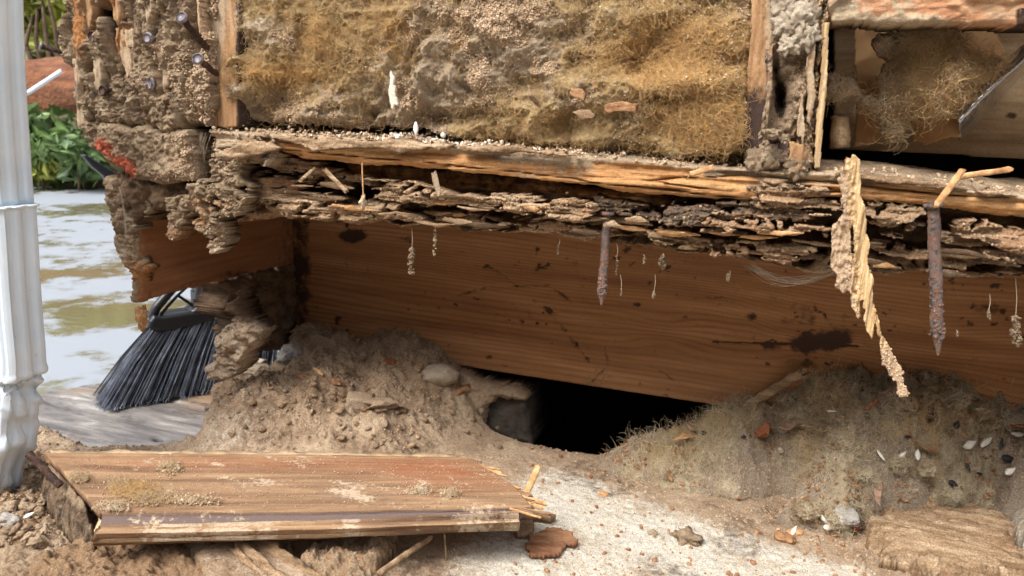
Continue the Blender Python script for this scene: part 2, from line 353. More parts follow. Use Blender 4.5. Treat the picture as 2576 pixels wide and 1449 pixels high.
# icosahedron for crumbs
_t = (1+5**.5)/2
ICO = np.array([(-1, _t, 0), (1, _t, 0), (-1, -_t, 0), (1, -_t, 0), (0, -1, _t), (0, 1, _t), (0, -1, -_t), (0, 1, -_t), (_t, 0, -1), (_t, 0, 1), (-_t, 0, -1), (-_t, 0, 1)])
ICO /= np.linalg.norm(ICO[0])
ICF = np.array([(0, 11, 5), (0, 5, 1), (0, 1, 7), (0, 7, 10), (0, 10, 11), (1, 5, 9), (5, 11, 4), (11, 10, 2), (10, 7, 6), (7, 1, 8), (3, 9, 4), (3, 4, 2), (3, 2, 6), (3, 6, 8), (3, 8, 9), (4, 9, 5), (2, 4, 11), (6, 2, 10), (8, 6, 7), (9, 8, 1)])
def crumbs(name, P, size, mt, parent=None, kind='stuff', seed=1, flat=.35, label=None, cat=None):
    r = np.random.RandomState(seed); n = len(P)
    if n == 0: return None
    s = size[0]+(size[1]-size[0])*r.rand(n)**3
    V = ICO[None]*(1+.35*r.randn(n, 12, 1).clip(-1, 1)); V = V*(1-flat*r.rand(n, 1, 3))
    A = r.randn(n, 3, 3); Qm, _ = np.linalg.qr(A); V = np.einsum('nij,nkj->nki', Qm, V)*s[:, None, None]+P[:, None]
    Fc = (ICF[None]+(np.arange(n)*12)[:, None, None]).reshape(-1, 3)
    o = link(name, V.reshape(-1, 3), [Fc], mt, parent, False)
    return tag(o, label, cat, None, kind)
def fibres(name, P, N, L, wd, mt, parent=None, seed=2, curl=1., lift=.3, seg=5, kind='stuff', gdir=None):
    """thin three-sided strands lying along a surface with normals N"""
    r = np.random.RandomState(seed); n = len(P)
    D = r.randn(n, 3)
    if gdir is not None: D = D*.6+np.array(gdir)
    D = D-N*(D*N).sum(1, keepdims=True); D /= np.linalg.norm(D, axis=1, keepdims=True)+1e-9
    L = (L[0]+(L[1]-L[0])*r.rand(n))[:, None]/seg; D = D+N*lift*r.rand(n, 1)
    ax = r.randn(n, 3); ax /= np.linalg.norm(ax, axis=1, keepdims=True)
    pts = [P]
    for i in range(seg):
        D = D+np.cross(ax, D)*curl*.6*(.5+r.rand(n, 1))+N*(lift*.5-.35*i*lift)*.5; D /= np.linalg.norm(D, axis=1, keepdims=True)
        pts.append(pts[-1]+D*L)
    Vs = []
    for i, p in enumerate(pts):
        Dn = (pts[min(i+1, seg)]-pts[max(i-1, 0)]); Dn /= np.linalg.norm(Dn, axis=1, keepdims=True)+1e-9
        s1 = np.cross(Dn, ax); s1 /= np.linalg.norm(s1, axis=1, keepdims=True)+1e-9; s2 = np.cross(Dn, s1)
        ww = wd*(1-.5*abs(i/seg-.4))
        for k in range(3): Vs.append(p+ww*(s1*cos(k*2.094)+s2*sin(k*2.094)))
    V = np.stack(Vs, 1); m3 = []
    for i in range(seg):
        for k in range(3): m3.append((i*3+k, i*3+(k+1) % 3, i*3+3+(k+1) % 3, i*3+3+k))
    Fc = (np.array(m3)[None]+(np.arange(n)*3*(seg+1))[:, None, None]).reshape(-1, 4)
    o = link(name, V.reshape(-1, 3), [Fc], mt, parent, True); return tag(o, kind=kind)
def normals(o):
    me = o.data; a = np.zeros(len(me.vertices)*3, np.float32); me.vertices.foreach_get('normal', a); return a.reshape(-1, 3)
def pick(w, n, seed=3):
    r = np.random.RandomState(seed); w = np.maximum(w, 0)+1e-12; return r.choice(len(w), n, p=w/w.sum())

def tube(name, pts, rad, mt, parent=None, k=14, sub=10, rough=.1, fr=300, seed=0, flat=1., fdir=(0, 1, 0), smooth=True, ragged=0, origin=None, attrs=None):
    """rod along pts with radii; flat<1 squashes along fdir"""
    pts = np.array(pts, float); rad = np.array(rad, float)
    L = np.concatenate([[0], np.cumsum(np.linalg.norm(np.diff(pts, axis=0), axis=1))])
    n = max(int(sub), len(pts)); t = np.linspace(0, L[-1], n)
    P = np.stack([np.interp(t, L, pts[:, i]) for i in range(3)], 1); Rr = np.interp(t, L, rad)
    D = np.gradient(P, axis=0); D /= np.linalg.norm(D, axis=1, keepdims=True)
    f_ = np.array(fdir, float); A = np.cross(D, f_); A /= np.linalg.norm(A, axis=1, keepdims=True)+1e-9; B = np.cross(A, D)
    th = np.arange(k)/k*2*pi; TT, TH = np.meshgrid(t, th, indexing='ij')
    nz = 1+rough*2*(fb(TT*fr+seed*3.7, TH*2+seed+np.cos(TH)*2, 4, 50+seed)-.5)
    r_ = Rr[:, None]*nz
    V = P[:, None]+A[:, None]*(r_*np.cos(TH))[..., None]+B[:, None]*(r_*np.sin(TH)*flat)[..., None]
    if ragged: 
        rr = np.random.RandomState(seed); V[0] -= D[0]*ragged*rr.rand(k, 1); V[-1] += D[-1]*ragged*rr.rand(k, 1)
    V = np.concatenate([V.reshape(-1, 3), P[:1], P[-1:]]); q = []
    i, j = np.meshgrid(np.arange(n-1), np.arange(k), indexing='ij'); i = i.ravel(); j = j.ravel(); j1 = (j+1) % k
    q = np.stack([i*k+j, i*k+j1, (i+1)*k+j1, (i+1)*k+j], 1)[:, ::-1]
    jj = np.arange(k); c0 = n*k; tr = np.concatenate([np.stack([np.full(k, c0), jj, (jj+1) % k], 1)[:, ::-1], np.stack([np.full(k, c0+1), (n-1)*k+jj, (n-1)*k+(jj+1) % k], 1)])
    return link(name, V, [q, tr], mt, parent, smooth, attrs, origin)

def sphere(sub):
    V = ICO.copy(); Fc = ICF.copy()
    for _ in range(sub):
        mid = {}; V = list(map(tuple, V)); nf = []
        def mp(a, b):
            k = (min(a, b), max(a, b))
            if k not in mid:
                p = (np.array(V[a])+np.array(V[b])); p /= np.linalg.norm(p); mid[k] = len(V); V.append(tuple(p))
            return mid[k]
        for a, b, c in Fc:
            x, y, z = mp(a, b), mp(b, c), mp(c, a); nf += [(a, x, z), (b, y, x), (c, z, y), (x, y, z)]
        V = np.array(V); Fc = np.array(nf)
    return V, Fc
SPH = {k: sphere(k) for k in (2, 3, 4)}
def rotm(rx=0, ry=0, rz=0): return np.array(Matrix.Rotation(rz, 3, 'Z')@Matrix.Rotation(ry, 3, 'Y')@Matrix.Rotation(rx, 3, 'X'))
def chunk(name, c, size, mt, parent=None, rot=(0, 0, 0), rough=.3, fr=2., seed=0, sub=3, box=0, smooth=True, fine=.08, attrs=None):
    V, Fc = SPH[sub]; V = V.copy()
    if box:                                       # towards a block
        mxv = abs(V).max(1, keepdims=True); V = V*(1-box)+V/mxv*box*.8
    nz = fb(V[:, 0]*fr+seed*5.1+9, V[:, 1]*fr+V[:, 2]*fr*1.3+seed*2.3, 3, 70+seed)+fb(V[:, 2]*fr-seed, V[:, 0]*fr*1.1+V[:, 1]*fr*.7, 3, 90+seed)-1
    V = V*(1+rough*2*nz[:, None]); nz = fb(V[:, 0]*fr*5+seed, V[:, 1]*fr*5+V[:, 2]*fr*6, 3, 110+seed)-.5
    V = V*(1+fine*2*nz[:, None]); V = V*np.array(size); V = V@rotm(*rot).T+np.array(c)
    return link(name, V, [Fc], mt, parent, smooth, attrs)
def box(name, a, b, mt, parent=None, bev=0):
    a, b = np.array(a, float), np.array(b, float); V = []
    e = bev; x = [a, b]
    for i in range(2):
        for j in range(2):
            for k in range(2): V.append((x[i][0], x[j][1], x[k][2]))
    Fc = [(0, 1, 3, 2), (4, 6, 7, 5), (0, 4, 5, 1), (2, 3, 7, 6), (0, 2, 6, 4), (1, 5, 7, 3)]
    o = link(name, V, [Fc], mt, parent, False)
    if bev:
        md = o.modifiers.new('bevel', 'BEVEL'); md.width = bev; md.segments = 2
    return o
def bez(*ctrl): return ctrl
def loft(name, rows, mt, parent=None, nu=200, nv=6, thick=.002, disp=None, attrs=None, smooth=True, edge=None):
    """surface through polylines of world points (rows), given thickness; edge(u) shifts the end"""
    rows = [np.array(r_, float) for r_ in rows]; R2 = []
    for r_ in rows:
        L = np.concatenate([[0], np.cumsum(np.linalg.norm(np.diff(r_, axis=0), axis=1))]); t = np.linspace(0, L[-1], nu)
        R2.append(np.stack([np.interp(t, L, r_[:, i]) for i in range(3)], 1))
    R2 = np.array(R2); m_ = len(rows); tv = np.linspace(0, m_-1, (m_-1)*nv+1)
    k = np.clip(tv.astype(int), 0, m_-2); fr = (tv-k)[:, None, None]
    G = R2[k]*(1-fr)+R2[k+1]*fr                    # (nvv, nu, 3)
    du = np.gradient(G, axis=1); dv = np.gradient(G, axis=0); N = np.cross(du, dv); N /= np.linalg.norm(N, axis=2, keepdims=True)+1e-12
    uu, vv = np.meshgrid(np.linspace(0, 1, nu), tv, indexing='xy')
    if disp is not None: G = G+N*disp(uu, vv, G)[..., None]
    B = G-N*thick; nvv = G.shape[0]; idx = np.arange(nvv*nu).reshape(nvv, nu); n0 = nvv*nu
    a, b, c, e = idx[:-1, :-1].ravel(), idx[:-1, 1:].ravel(), idx[1:, 1:].ravel(), idx[1:, :-1].ravel()
    Fq = np.stack([a, b, c, e], 1); Fb = Fq[:, ::-1]+n0
    br = np.concatenate([np.stack([idx[0, :-1], idx[0, 1:]], 1), np.stack([idx[:-1, -1], idx[1:, -1]], 1), np.stack([idx[-1, 1:], idx[-1, :-1]], 1), np.stack([idx[1:, 0], idx[:-1, 0]], 1)])
    Fs = np.stack([br[:, 1], br[:, 0], br[:, 0]+n0, br[:, 1]+n0], 1)
    at = {}
    for kk, fn in (attrs or {}).items():
        v = (fn(uu, vv, G)+0*uu).ravel(); at[kk] = np.concatenate([v, v])
    return link(name, np.concatenate([G.reshape(-1, 3), B.reshape(-1, 3)]), [Fq, Fb, Fs], mt, parent, smooth, at)
def gs(U, V, x, y, sx, sy): return np.exp(-((U-x)/sx)**2-((V-y)/sy)**2)

# ================================================================== SETTING
def struct(o, kind='structure'): o['kind'] = kind; return o
GZ, PLZ = -.06, -.032                              # patio level, top of the old plank

# ground sheet to the horizon, garden soil, wet patio
def sheet(name, x0, x1, y0, y1, z, mt, n=2, cut=None):
    xs = np.linspace(x0, x1, n); ys = np.linspace(y0, y1, n); X, Y = np.meshgrid(xs, ys, indexing='ij')
    idx = np.arange(n*n).reshape(n, n); q = np.stack([idx[:-1, :-1].ravel(), idx[1:, :-1].ravel(), idx[1:, 1:].ravel(), idx[:-1, 1:].ravel()], 1)
    return struct(link(name, np.stack([X.ravel(), Y.ravel(), np.full(n*n, z)], 1), [q], mt, None, True, origin=(0, 0, z)))
def rects(name, rs, z, mt):
    V = []; Q = []
    for (x0, x1, y0, y1) in rs:
        n = len(V); V += [(x0, y0, z), (x1, y0, z), (x1, y1, z), (x0, y1, z)]; Q.append((n, n+1, n+2, n+3))
    return struct(link(name, V, [Q], mt, None, True, origin=(0, 0, z)))
rects('ground', [(-120, -.50, -120, 120), (-.50, 120, -120, -.48), (-.50, 120, 2.6, 120), (3, 120, -.48, 2.6)], GZ-.03, M['garden'])
rects('wet_patio', [(-3.3, -.505, -6, 2.4), (-.505, 3, -6, -.49)], GZ, M['wet'])

# ---------------- dirt covered foundation top (height field over the slab)
Zp = Pl('Z', 0.)
def ground_z(X, Y):
    # heap in the left rear corner, falling to the right and to the front
    back = np.clip((Y+.01)/.19, 0, 1)**1.15; left = ss(-.205, -.295, X+.25*(.17-Y))
    z = .053*back*left+.012*ss(-.19, -.33, X)*ss(-.05, .05, Y)
    z = z+.018*np.exp(-((X+.392)/.034)**2-((Y-.055)/.03)**2)+.014*np.exp(-((X+.36)/.03)**2-((Y-.09)/.03)**2)
    z = z+.004*np.exp(-((X+.295)/.022)**2-((Y-.15)/.03)**2)
    z = z*(1+.5*(fb(X*38, Y*38, 4, 3)-.5))
    return z
def gh(S, T, d, U, V):
    z = ground_z(S, T); m_ = ss(.004, .03, z)
    z = z+(.0035*(fb(S*60, T*60, 4, 5)-.5)+.0030*(fb(S*260, T*260, 4, 6)-.5))*(.5+1.4*m_)
    z = z+m_*.004*(rg(S*70+T*30, T*80, 3, 8)-.5)
    lumps = np.clip(fb(S*190, T*190, 3, 9)-.57, 0, 1)*.022
    z = z+lumps*(.25+.9*ss(-.2, -.45, S)*ss(.0, -.05, T)+.6*m_+.5*ss(.0, .1, S))
    # rubble where the rotten wood lies in front
    z = z+.012*ss(-.36, -.44, S)*ss(-.06, -.12, T)*fb(S*45, T*45, 4, 12)
    return z
LEFT = [(-.66, -.50), (-.66, .004), (-.565, -.002), (-.50, -.012), (-.435, .008), (-.418, .018), (-.432, .05), (-.452, .068), (-.425, .10), (-.44, .20), (-.36, .20)]
HOLE = [Zp.st(x, y) for x, y in [(1195, 1070), (1240, 1085), (1320, 1108), (1400, 1127), (1440, 1134), (1500, 1142), (1540, 1128)]]
gpoly = LEFT+[(-.255, .20), (-.236, .168)]+HOLE+[(-.09, .165), (-.05, .20), (.34, .20), (.34, -.50)]
def g_tint(S, T, d, U, V, H):                       # bare chalky concrete shows through the dust
    Xc, Yc = S, T
    a = ss(-.03, .012, -(Yc-(.105-.05*ss(-.18, .04, Xc)-.55*np.clip(Xc+.005, 0, 1)*.28)))    # front of a line running to the right
    a = a*ss(-.20, -.13, Xc)*ss(.115, .03, Xc+.6*(Yc+.02)*-1*.35)
    b = .35*np.exp(-((Xc+.392)/.035)**2-((Yc-.045)/.03)**2)+.3*np.exp(-((Xc+.39)/.03)**2-((Yc-.01)/.02)**2)
    n = fb(Xc*55, Yc*55, 4, 41)
    return np.clip(a*(.35+1.0*n)+b*.9-.02, 0, 1.1)
ground, gV, gI = relief('concrete_footing', Zp, gpoly, M['soil'], cell=.0013, thick=.055, h=gh, edge=(.003, 60, 60), rnd=.004, world=True,
                        attrs=dict(tint=g_tint, tintb=lambda S, T, d, U, V, H: .9*ss(-.36, -.46, S)*ss(.0, -.06, T)+.45*ss(.01, .04, H),
                                   dark=lambda S, T, d, U, V, H: .1+.35*ss(.56, .7, fb(S*20, T*20, 3, 77))), ret=True)
struct(ground)
def ground_pt(x, y):                               # point on the height field under a pixel
    z = 0.
    for _ in range(12):
        p = onZ(x, y, z); z = .5*z+.5*float(ground_z(np.array([p[0]]), np.array([p[1]]))[0])
    return onZ(x, y, z+.001)
# loose grit on the footing
gN = normals(ground)[:len(gV)]
wv = ((gI['V'] > 780) & (gI['V'] < 1560) & (gI['U'] > -60) & (gI['U'] < 2640)).astype(float)
i_ = pick(wv*(.25+1.6*(fb(gV[:, 0]*30, gV[:, 1]*30, 3, 15) > .52)), 9000, 5)
g1 = crumbs('grit', gV[i_]+[0, 0, .0003], (.0003, .0011), M['crumb'], None, seed=4, label='tan grit and rot crumbs strewn over the dusty footing', cat='grit')
i_ = pick(wv*(gV[:, 0] < -.30)*(gV[:, 1] < .0), 5000, 6)
crumbs('coarse_grit', gV[i_]+[0, 0, .0003], (.0003, .0019), M['crust'], None, seed=5, label='coarse brown grit over the soil under the downspout', cat='grit', flat=.7)

# soil and rot debris in the bottom left corner is part of the height field; the deep dark crawlspace behind
cs = empty('crawlspace', (-.1, .3, -.25), 'dark earthy crawlspace seen through the hole under the brown joist', 'crawlspace')
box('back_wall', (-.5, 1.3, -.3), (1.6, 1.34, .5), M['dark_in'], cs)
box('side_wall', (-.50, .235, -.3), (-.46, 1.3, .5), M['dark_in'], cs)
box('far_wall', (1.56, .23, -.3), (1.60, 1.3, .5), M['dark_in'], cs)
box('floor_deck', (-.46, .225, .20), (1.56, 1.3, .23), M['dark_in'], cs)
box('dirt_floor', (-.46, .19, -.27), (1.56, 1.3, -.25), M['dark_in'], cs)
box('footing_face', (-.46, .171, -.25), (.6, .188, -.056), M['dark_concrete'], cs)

# concrete block at the left edge of the hole
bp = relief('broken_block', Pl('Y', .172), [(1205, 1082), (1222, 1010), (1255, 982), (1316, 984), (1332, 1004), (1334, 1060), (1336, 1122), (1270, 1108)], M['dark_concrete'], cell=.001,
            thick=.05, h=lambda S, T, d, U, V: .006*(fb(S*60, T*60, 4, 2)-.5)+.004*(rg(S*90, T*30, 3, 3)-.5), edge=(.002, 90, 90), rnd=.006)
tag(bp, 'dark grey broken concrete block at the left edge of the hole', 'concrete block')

bk = relief('soil_brink', Pl('Y', .160), [(1110, 944), (1150, 944), (1200, 962), (1290, 984), (1326, 1002), (1322, 1018), (1250, 1004), (1222, 1030), (1205, 1090), (1150, 1080), (1110, 1020)], M['soil'], cell=.0009,
            thick=.02, h=lambda S, T, d, U, V: .010*(fb(S*60, T*60, 4, 2)-.5)+.004*(fb(S*260, T*260, 3, 3)-.5), edge=(.004, 90, 90), rnd=.010, attrs=dict(tint=lambda S, T, d, U, V, H: .1, dark=lambda S, T, d, U, V, H: .15))
tag(bk, 'dusty soil brink running down over the broken block at the left end of the hole', 'soil')

# ================================================================== FRAMING
# rim joist behind the recess
JY = .18
JX0 = -.432
kn = [(880, 592, .010, .004, 1), (1668, 835, .020, .009, 1.), (2062, 858, .030, .014, 1.1), (1890, 797, .008, .005, .7), (1760, 640, .05, .03, .5), (2340, 900, .03, .02, .8)]
Jp = Pl('Y', JY)
KN = [(Jp.st(x, y), sx, sz, k) for x, y, sx, sz, k in kn]
def j_ring(S, T, d, U, V, H):
    w_ = T+.030*(fb(S*2.2+2, T*6, 2, 21)-.5)+.0016*(fb(S*10, T*30, 3, 22)-.5)+.010*np.sin(T*38+1)+.004*np.sin(T*90)
    for (c, sx, sz, k) in KN:
        dx, dz = (S-c[0])/sx, (T-c[1])/sz
        w_ = w_+np.sign(dz)*sz*.9*k*np.exp(-(dx*dx)*.5-dz*dz*.25)*np.minimum(abs(dz), 1)
    w_ = w_+.05*np.exp(-((S+.03)/.10)**2)*np.abs(T-.09)*.9
    return w_*2*pi/.0042
def j_dark(S, T, d, U, V, H):
    f_ = (.35+1.1*fb(U*.035, V*.05, 4, 19))*(.95*gs(U, V, 2035, 855, 52, 32)+.9*gs(U, V, 2105, 850, 32, 28))+1.3*gs(U, V, 890, 594, 30, 13)+.75*gs(U, V, 1890, 797, 22, 13)+.55*gs(U, V, 1230, 898, 14, 8)
    f_ = f_+.5*gs(U, V, 1930, 870, 30, 12)+.45*gs(U, V, 1480, 875, 10, 22)+.4*gs(U, V, 2130, 800, 80, 20)
    l = np.abs(V-(860+(U-1800)*.03)); f_ = f_+.8*ss(3.5, 1, l)*((U > 1790) & (U < 2160))
    f_ = f_+.9*ss(30, 0, U-765)*.6
    # trails left by tunnelling insects
    def tr(pts, wdt, a):
        o_ = 0
        for (x0, y0), (x1, y1) in zip(pts[:-1], pts[1:]):
            ex, ey = x1-x0, y1-y0; t = np.clip(((U-x0)*ex+(V-y0)*ey)/(ex*ex+ey*ey), 0, 1)
            o_ = np.maximum(o_, a*ss(wdt, wdt*.3, np.hypot(U-x0-t*ex, V-y0-t*ey)+5*(fb(U*.05, V*.05, 2, 3)-.5)))
        return o_
    f_ = f_+tr([(1200, 665), (1250, 680), (1300, 720), (1220, 725), (1140, 745)], 7, .42)+tr([(1300, 720), (1380, 718), (1440, 760)], 6, .4)
    f_ = f_+tr([(1380, 780), (1420, 830), (1450, 870), (1480, 910)], 9, .45)+tr([(1520, 870), (1530, 920), (1490, 960)], 8, .42)+tr([(1640, 920), (1700, 960)], 7, .4)
    f_ = f_+tr([(1440, 640), (1460, 700), (1480, 780)], 14, .32)
    f_ = f_+.42*ss(.70, .80, fb(U*.04, V*.06, 3, 12))+.30*ss(.56, .72, fb(U*.006+3, V*.014, 4, 14))+.3*ss(.55, .7, fb(U*.004, V*.009, 3, 11))*fb(U*.03, V*.03, 3, 13)
    return f_
joist = relief('rim_joist', Jp, [(JX0-.02, .045), (.42, .045), (.42, .215), (JX0-.02, .215)], M['joist'], cell=.0011, thick=.038, world=True,
               h=lambda S, T, d, U, V: -.0008*np.clip(j_dark(S, T, d, U, V, 0), 0, 1)+.0004*(fb(S*9, T*300, 3, 2)-.5), edge=(.0006, 80, 80), rnd=.002,
               attrs=dict(ring=j_ring, dark=j_dark, dust=lambda S, T, d, U, V, H: .12+.30*(1-ss(.046, .075, T))*ss(.5, .6, fb(S*30, T*30, 3, 4))))
tag(joist, 'long brown floor joist at the back of the recess with knots and dark stains', 'joist')

# end rim board at the left, seen from its inner side
XR = -.443; Xp = Pl('X', XR)
rim_poly = [(352, 470), (350, 560), (352, 640), (356, 680), (350, 700), (344, 757), (349, 764), (420, 742), (500, 722), (560, 708), (622, 692), (700, 672), (800, 650), (800, 480), (600, 470)]
rim = empty('end_joist', (XR, .0, .12), 'brown end joist on the left with a ragged eaten edge, hanging above the broom', 'joist')
relief('board', Xp, rim_poly, M['rim'], rim, cell=.0008, thick=lambda a, z: .003+.019*ss(.140, .168, z), h=lambda S, T, d, U, V: .0006*(fb(S*12, T*250, 3, 2)-.5)-.003*ss(.006, 0, d)*fb(S*200, T*200, 3, 3),
       edge=(.0022, 130, 130), rnd=.0012, attrs=dict(dark=lambda S, T, d, U, V, H: .28*fb(S*8, T*30, 4, 9)+.5*gs(U, V, 600, 690, 60, 14)+.3*gs(U, V, 590, 610, 40, 14)+.4*ss(600, 780, U),
                                               dust=lambda S, T, d, U, V, H: .1+.8*ss(.004, 0, d)*ss(420, 330, U)))
# its eaten end grain faces the camera
relief('eaten_edge', Pl('Y', -.004), [(262, 446), (300, 430), (345, 480), (352, 540), (330, 600), (340, 640), (372, 672), (352, 700), (350, 760), (338, 762), (330, 705), (322, 680), (300, 655), (284, 600), (280, 560), (262, 500)],
       M['crust'], rim, cell=.0005, thick=.006, h=lambda S, T, d, U, V: .008*(fb(S*120, T*120, 4, 3)-.5)+.004*(rg(S*260, T*260, 3, 8)-.5), edge=(.004, 160, 160), rnd=.006,
       attrs=dict(tint=lambda S, T, d, U, V, H: .25+.5*ss(640, 690, V), dark=lambda S, T, d, U, V, H: .3*fb(S*90, T*90, 3, 4)))
chunk('hanging_scrap', onY(357, 795, .0), (.004, .004, .009), M['sliver'], rim, rough=.5, seed=5)
# lower, badly decayed stretch of the rim beside the heap
lowrim = relief('decayed_end_board', Xp, [(560, 712), (640, 690), (800, 648), (800, 890), (700, 880), (640, 872), (618, 862), (612, 810), (575, 800), (560, 772), (590, 740)], M['core'], cell=.0009, thick=.03,
                h=lambda S, T, d, U, V: .010*(fb(S*60, T*80, 4, 13)-.5)+.006*(rg(S*60, T*150, 3, 14)-.5), edge=(.006, 70, 70), rnd=.006,
                attrs=dict(dark=lambda S, T, d, U, V, H: .5))
tag(lowrim, 'dark decayed lower board between the broom and the inner corner', 'board')
ragged = relief('crumbled_rot_lump', Pl('Y', .035), [(548, 780), (590, 740), (600, 800), (640, 830), (625, 880), (600, 925), (560, 955), (530, 960), (518, 925), (548, 890), (540, 850), (562, 838), (572, 800)], M['soil'],
                cell=.0008, thick=.02, h=lambda S, T, d, U, V: .016*(fb(S*70, T*90, 4, 23)-.5)+.006*(rg(S*200, T*260, 3, 24)-.5), edge=(.006, 110, 110), rnd=.008,
                attrs=dict(tint=lambda S, T, d, U, V, H: .30+0*S, dark=lambda S, T, d, U, V, H: .75*ss(860, 780, V)+.2*fb(S*90, T*90, 3, 4)))
tag(ragged, 'pale crumbled rot clinging to the heap edge beside the broom bristles', 'rotten wood')

# ---------------- rotten corner post
def post_h(S, T, d, U, V):
    h_ = .018*(fb(S*48, T*11, 4, 51)-.5)+.018*(fb(S*115, T*42, 4, 52)-.5)+.0075*(fb(S*300, T*260, 4, 53)-.5)
    h_ = h_+.010*(rg(S*70+1.2*fb(S*30, T*30, 3, 2), T*34, 5, 54)-.5)+.0035*(fb(S*800, T*800, 3, 56)-.5)
    h_ = h_-.036*ss(.30, .08, wl(S*34, T*20, 58)[0])*ss(.5, .6, fb(S*22, T*16, 3, 59))
    cr = np.abs(fb(S*40, T*8, 3, 57)-.5); h_ = h_-.024*ss(.035, .0, cr)-.016*ss(.02, 0, np.abs(fb(S*70+5, T*16, 3, 60)-.5))
    clean = np.clip(gs(U, V, 205, 60, 22, 95)+gs(U, V, 288, 10, 20, 30)+gs(U, V, 308, 105, 22, 50)+gs(U, V, 200, 240, 9, 90), 0, 1)
    return h_*(1-.75*clean)+.003*clean
def post_tint(S, T, d, U, V, H): return 1.1*np.clip(gs(U, V, 205, 60, 22, 95)+gs(U, V, 288, 10, 20, 30)+gs(U, V, 308, 105, 22, 50), 0, 1)-.05+.35*(fb(S*25, T*10, 3, 61) > .6)
Yf = Pl('Y', -.012)
post = empty('corner_post', (-.44, .02, .26), 'rotten corner post on the left crusted with termite dirt and full of holes', 'post')
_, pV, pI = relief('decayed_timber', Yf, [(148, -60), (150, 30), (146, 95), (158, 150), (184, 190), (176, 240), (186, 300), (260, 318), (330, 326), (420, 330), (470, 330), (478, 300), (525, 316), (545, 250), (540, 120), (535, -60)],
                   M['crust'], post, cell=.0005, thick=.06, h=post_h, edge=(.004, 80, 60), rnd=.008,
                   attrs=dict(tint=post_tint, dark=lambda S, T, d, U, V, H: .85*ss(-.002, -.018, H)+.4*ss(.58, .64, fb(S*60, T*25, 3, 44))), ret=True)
def low_h(S, T, d, U, V):
    return .013*(fb(S*45, T*45, 4, 61)-.5)+.008*(fb(S*130, T*110, 4, 62)-.5)+.006*(fb(S*300, T*280, 4, 63)-.5)+.004*(rg(S*110, T*90, 4, 64)-.5)+.0025*(fb(S*800, T*800, 3, 66)-.5)
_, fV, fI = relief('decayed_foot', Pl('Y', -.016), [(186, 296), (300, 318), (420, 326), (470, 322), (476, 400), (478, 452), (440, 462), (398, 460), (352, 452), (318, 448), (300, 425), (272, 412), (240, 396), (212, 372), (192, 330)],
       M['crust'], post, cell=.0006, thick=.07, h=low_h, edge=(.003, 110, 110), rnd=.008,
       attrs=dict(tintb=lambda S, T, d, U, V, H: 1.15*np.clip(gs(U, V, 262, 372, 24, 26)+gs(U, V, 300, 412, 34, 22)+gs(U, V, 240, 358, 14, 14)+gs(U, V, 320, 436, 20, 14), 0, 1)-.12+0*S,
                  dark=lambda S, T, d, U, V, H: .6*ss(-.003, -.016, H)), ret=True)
i_ = pick(1.*(fb(fV[:, 0]*60, fV[:, 2]*60, 3, 6) > .5), 1800, 9); crumbs('foot_grit', fV[i_], (.0002, .0010), M['crumb'], post, seed=9)
relief('clean_stud_face', Pl('Y', -.008), [(516, -60), (606, -60), (604, 60), (602, 200), (603, 318), (570, 322), (533, 318), (540, 240), (528, 140), (522, 60)], M['stud'], post, cell=.0006, thick=.085,
       h=lambda S, T, d, U, V: .003*(fb(S*150, T*12, 4, 3)-.5)+.0012*(fb(S*500, T*40, 3, 4)-.5)-.004*ss(.02, 0, np.abs(fb(S*60, T*5, 2, 8)-.5))*ss(200, 260, V), edge=(.001, 90, 40), rnd=.0015,
       attrs=dict(dust=lambda S, T, d, U, V, H: .95*ss(578, 530, U+30*ss(200, 300, V))*ss(330, 180, V-60*0)+.6*ss(220, 40, V)*.9-.1,
                  dark=lambda S, T, d, U, V, H: .75*ss(590, 603, U)+.25*fb(S*50, T*8, 3, 5)))
for k, (pp, Y, du_) in enumerate([([(186, -60), (222, -60), (226, 30), (222, 110), (214, 160), (200, 150), (190, 60)], -.014, .0), ([(182, 150), (200, 160), (206, 240), (212, 322), (200, 324), (188, 250)], -.013, .4), ([(276, -60), (308, -60), (304, 40), (296, 66), (284, 50)], -.015, .1),
        ([(292, 74), (330, 70), (336, 120), (330, 190), (318, 196), (306, 150)], -.014, .35), ([(366, -60), (384, -60), (386, 20), (372, 60), (364, 10)], -.015, .5), ([(478, -60), (496, -60), (508, 60), (522, 100), (512, 106), (492, 50)], -.018, .3), ([(404, 120), (420, 110), (424, 200), (414, 250), (404, 190)], -.014, .6), ([(236, 120), (250, 110), (256, 200), (250, 300), (238, 240)], -.013, .55)]):
    relief('wood_strip', Pl('Y', Y), pp, M['stud'], post, cell=.0005, thick=.014, seed=k, h=lambda S, T, d, U, V: .004*(fb(S*240, T*16, 4, 3+k)-.5)+.002*(fb(S*500, T*160, 3, 4)-.5), edge=(.0028, 260, 60), rnd=.0012,
           attrs=dict(dust=lambda S, T, d, U, V, H: du_+.25, dark=lambda S, T, d, U, V, H: .35*fb(S*120, T*12, 3, 8)))
relief('torn_bottom', Pl('Y', -.008), [(262, 448), (330, 446), (400, 456), (470, 455), (500, 470), (560, 470), (560, 545), (500, 548), (470, 530), (440, 545), (400, 528), (360, 540), (340, 560), (330, 530), (300, 520), (285, 500)], M['core'],
       post, cell=.0007, thick=.05, h=lambda S, T, d, U, V: .014*(fb(S*70, T*70, 4, 71)-.5)+.006*(fb(S*220, T*220, 3, 72)-.5), edge=(.005, 110, 110), rnd=.006,
       attrs=dict(dark=lambda S, T, d, U, V, H: .0+0*S))
pN = np.tile(np.array([0, -1., .2])/1.02, (len(pV), 1))
wv = (pI['U'] < 540)*(pI['V'] > -20.)*ss(-.012, .004, pI['H'])
i_ = pick(wv*(fb(pV[:, 0]*60, pV[:, 2]*60, 3, 6) > .5), 4500, 8); crumbs('clinging_grit', pV[i_], (.0002, .0010), M['crumb'], post, seed=8)

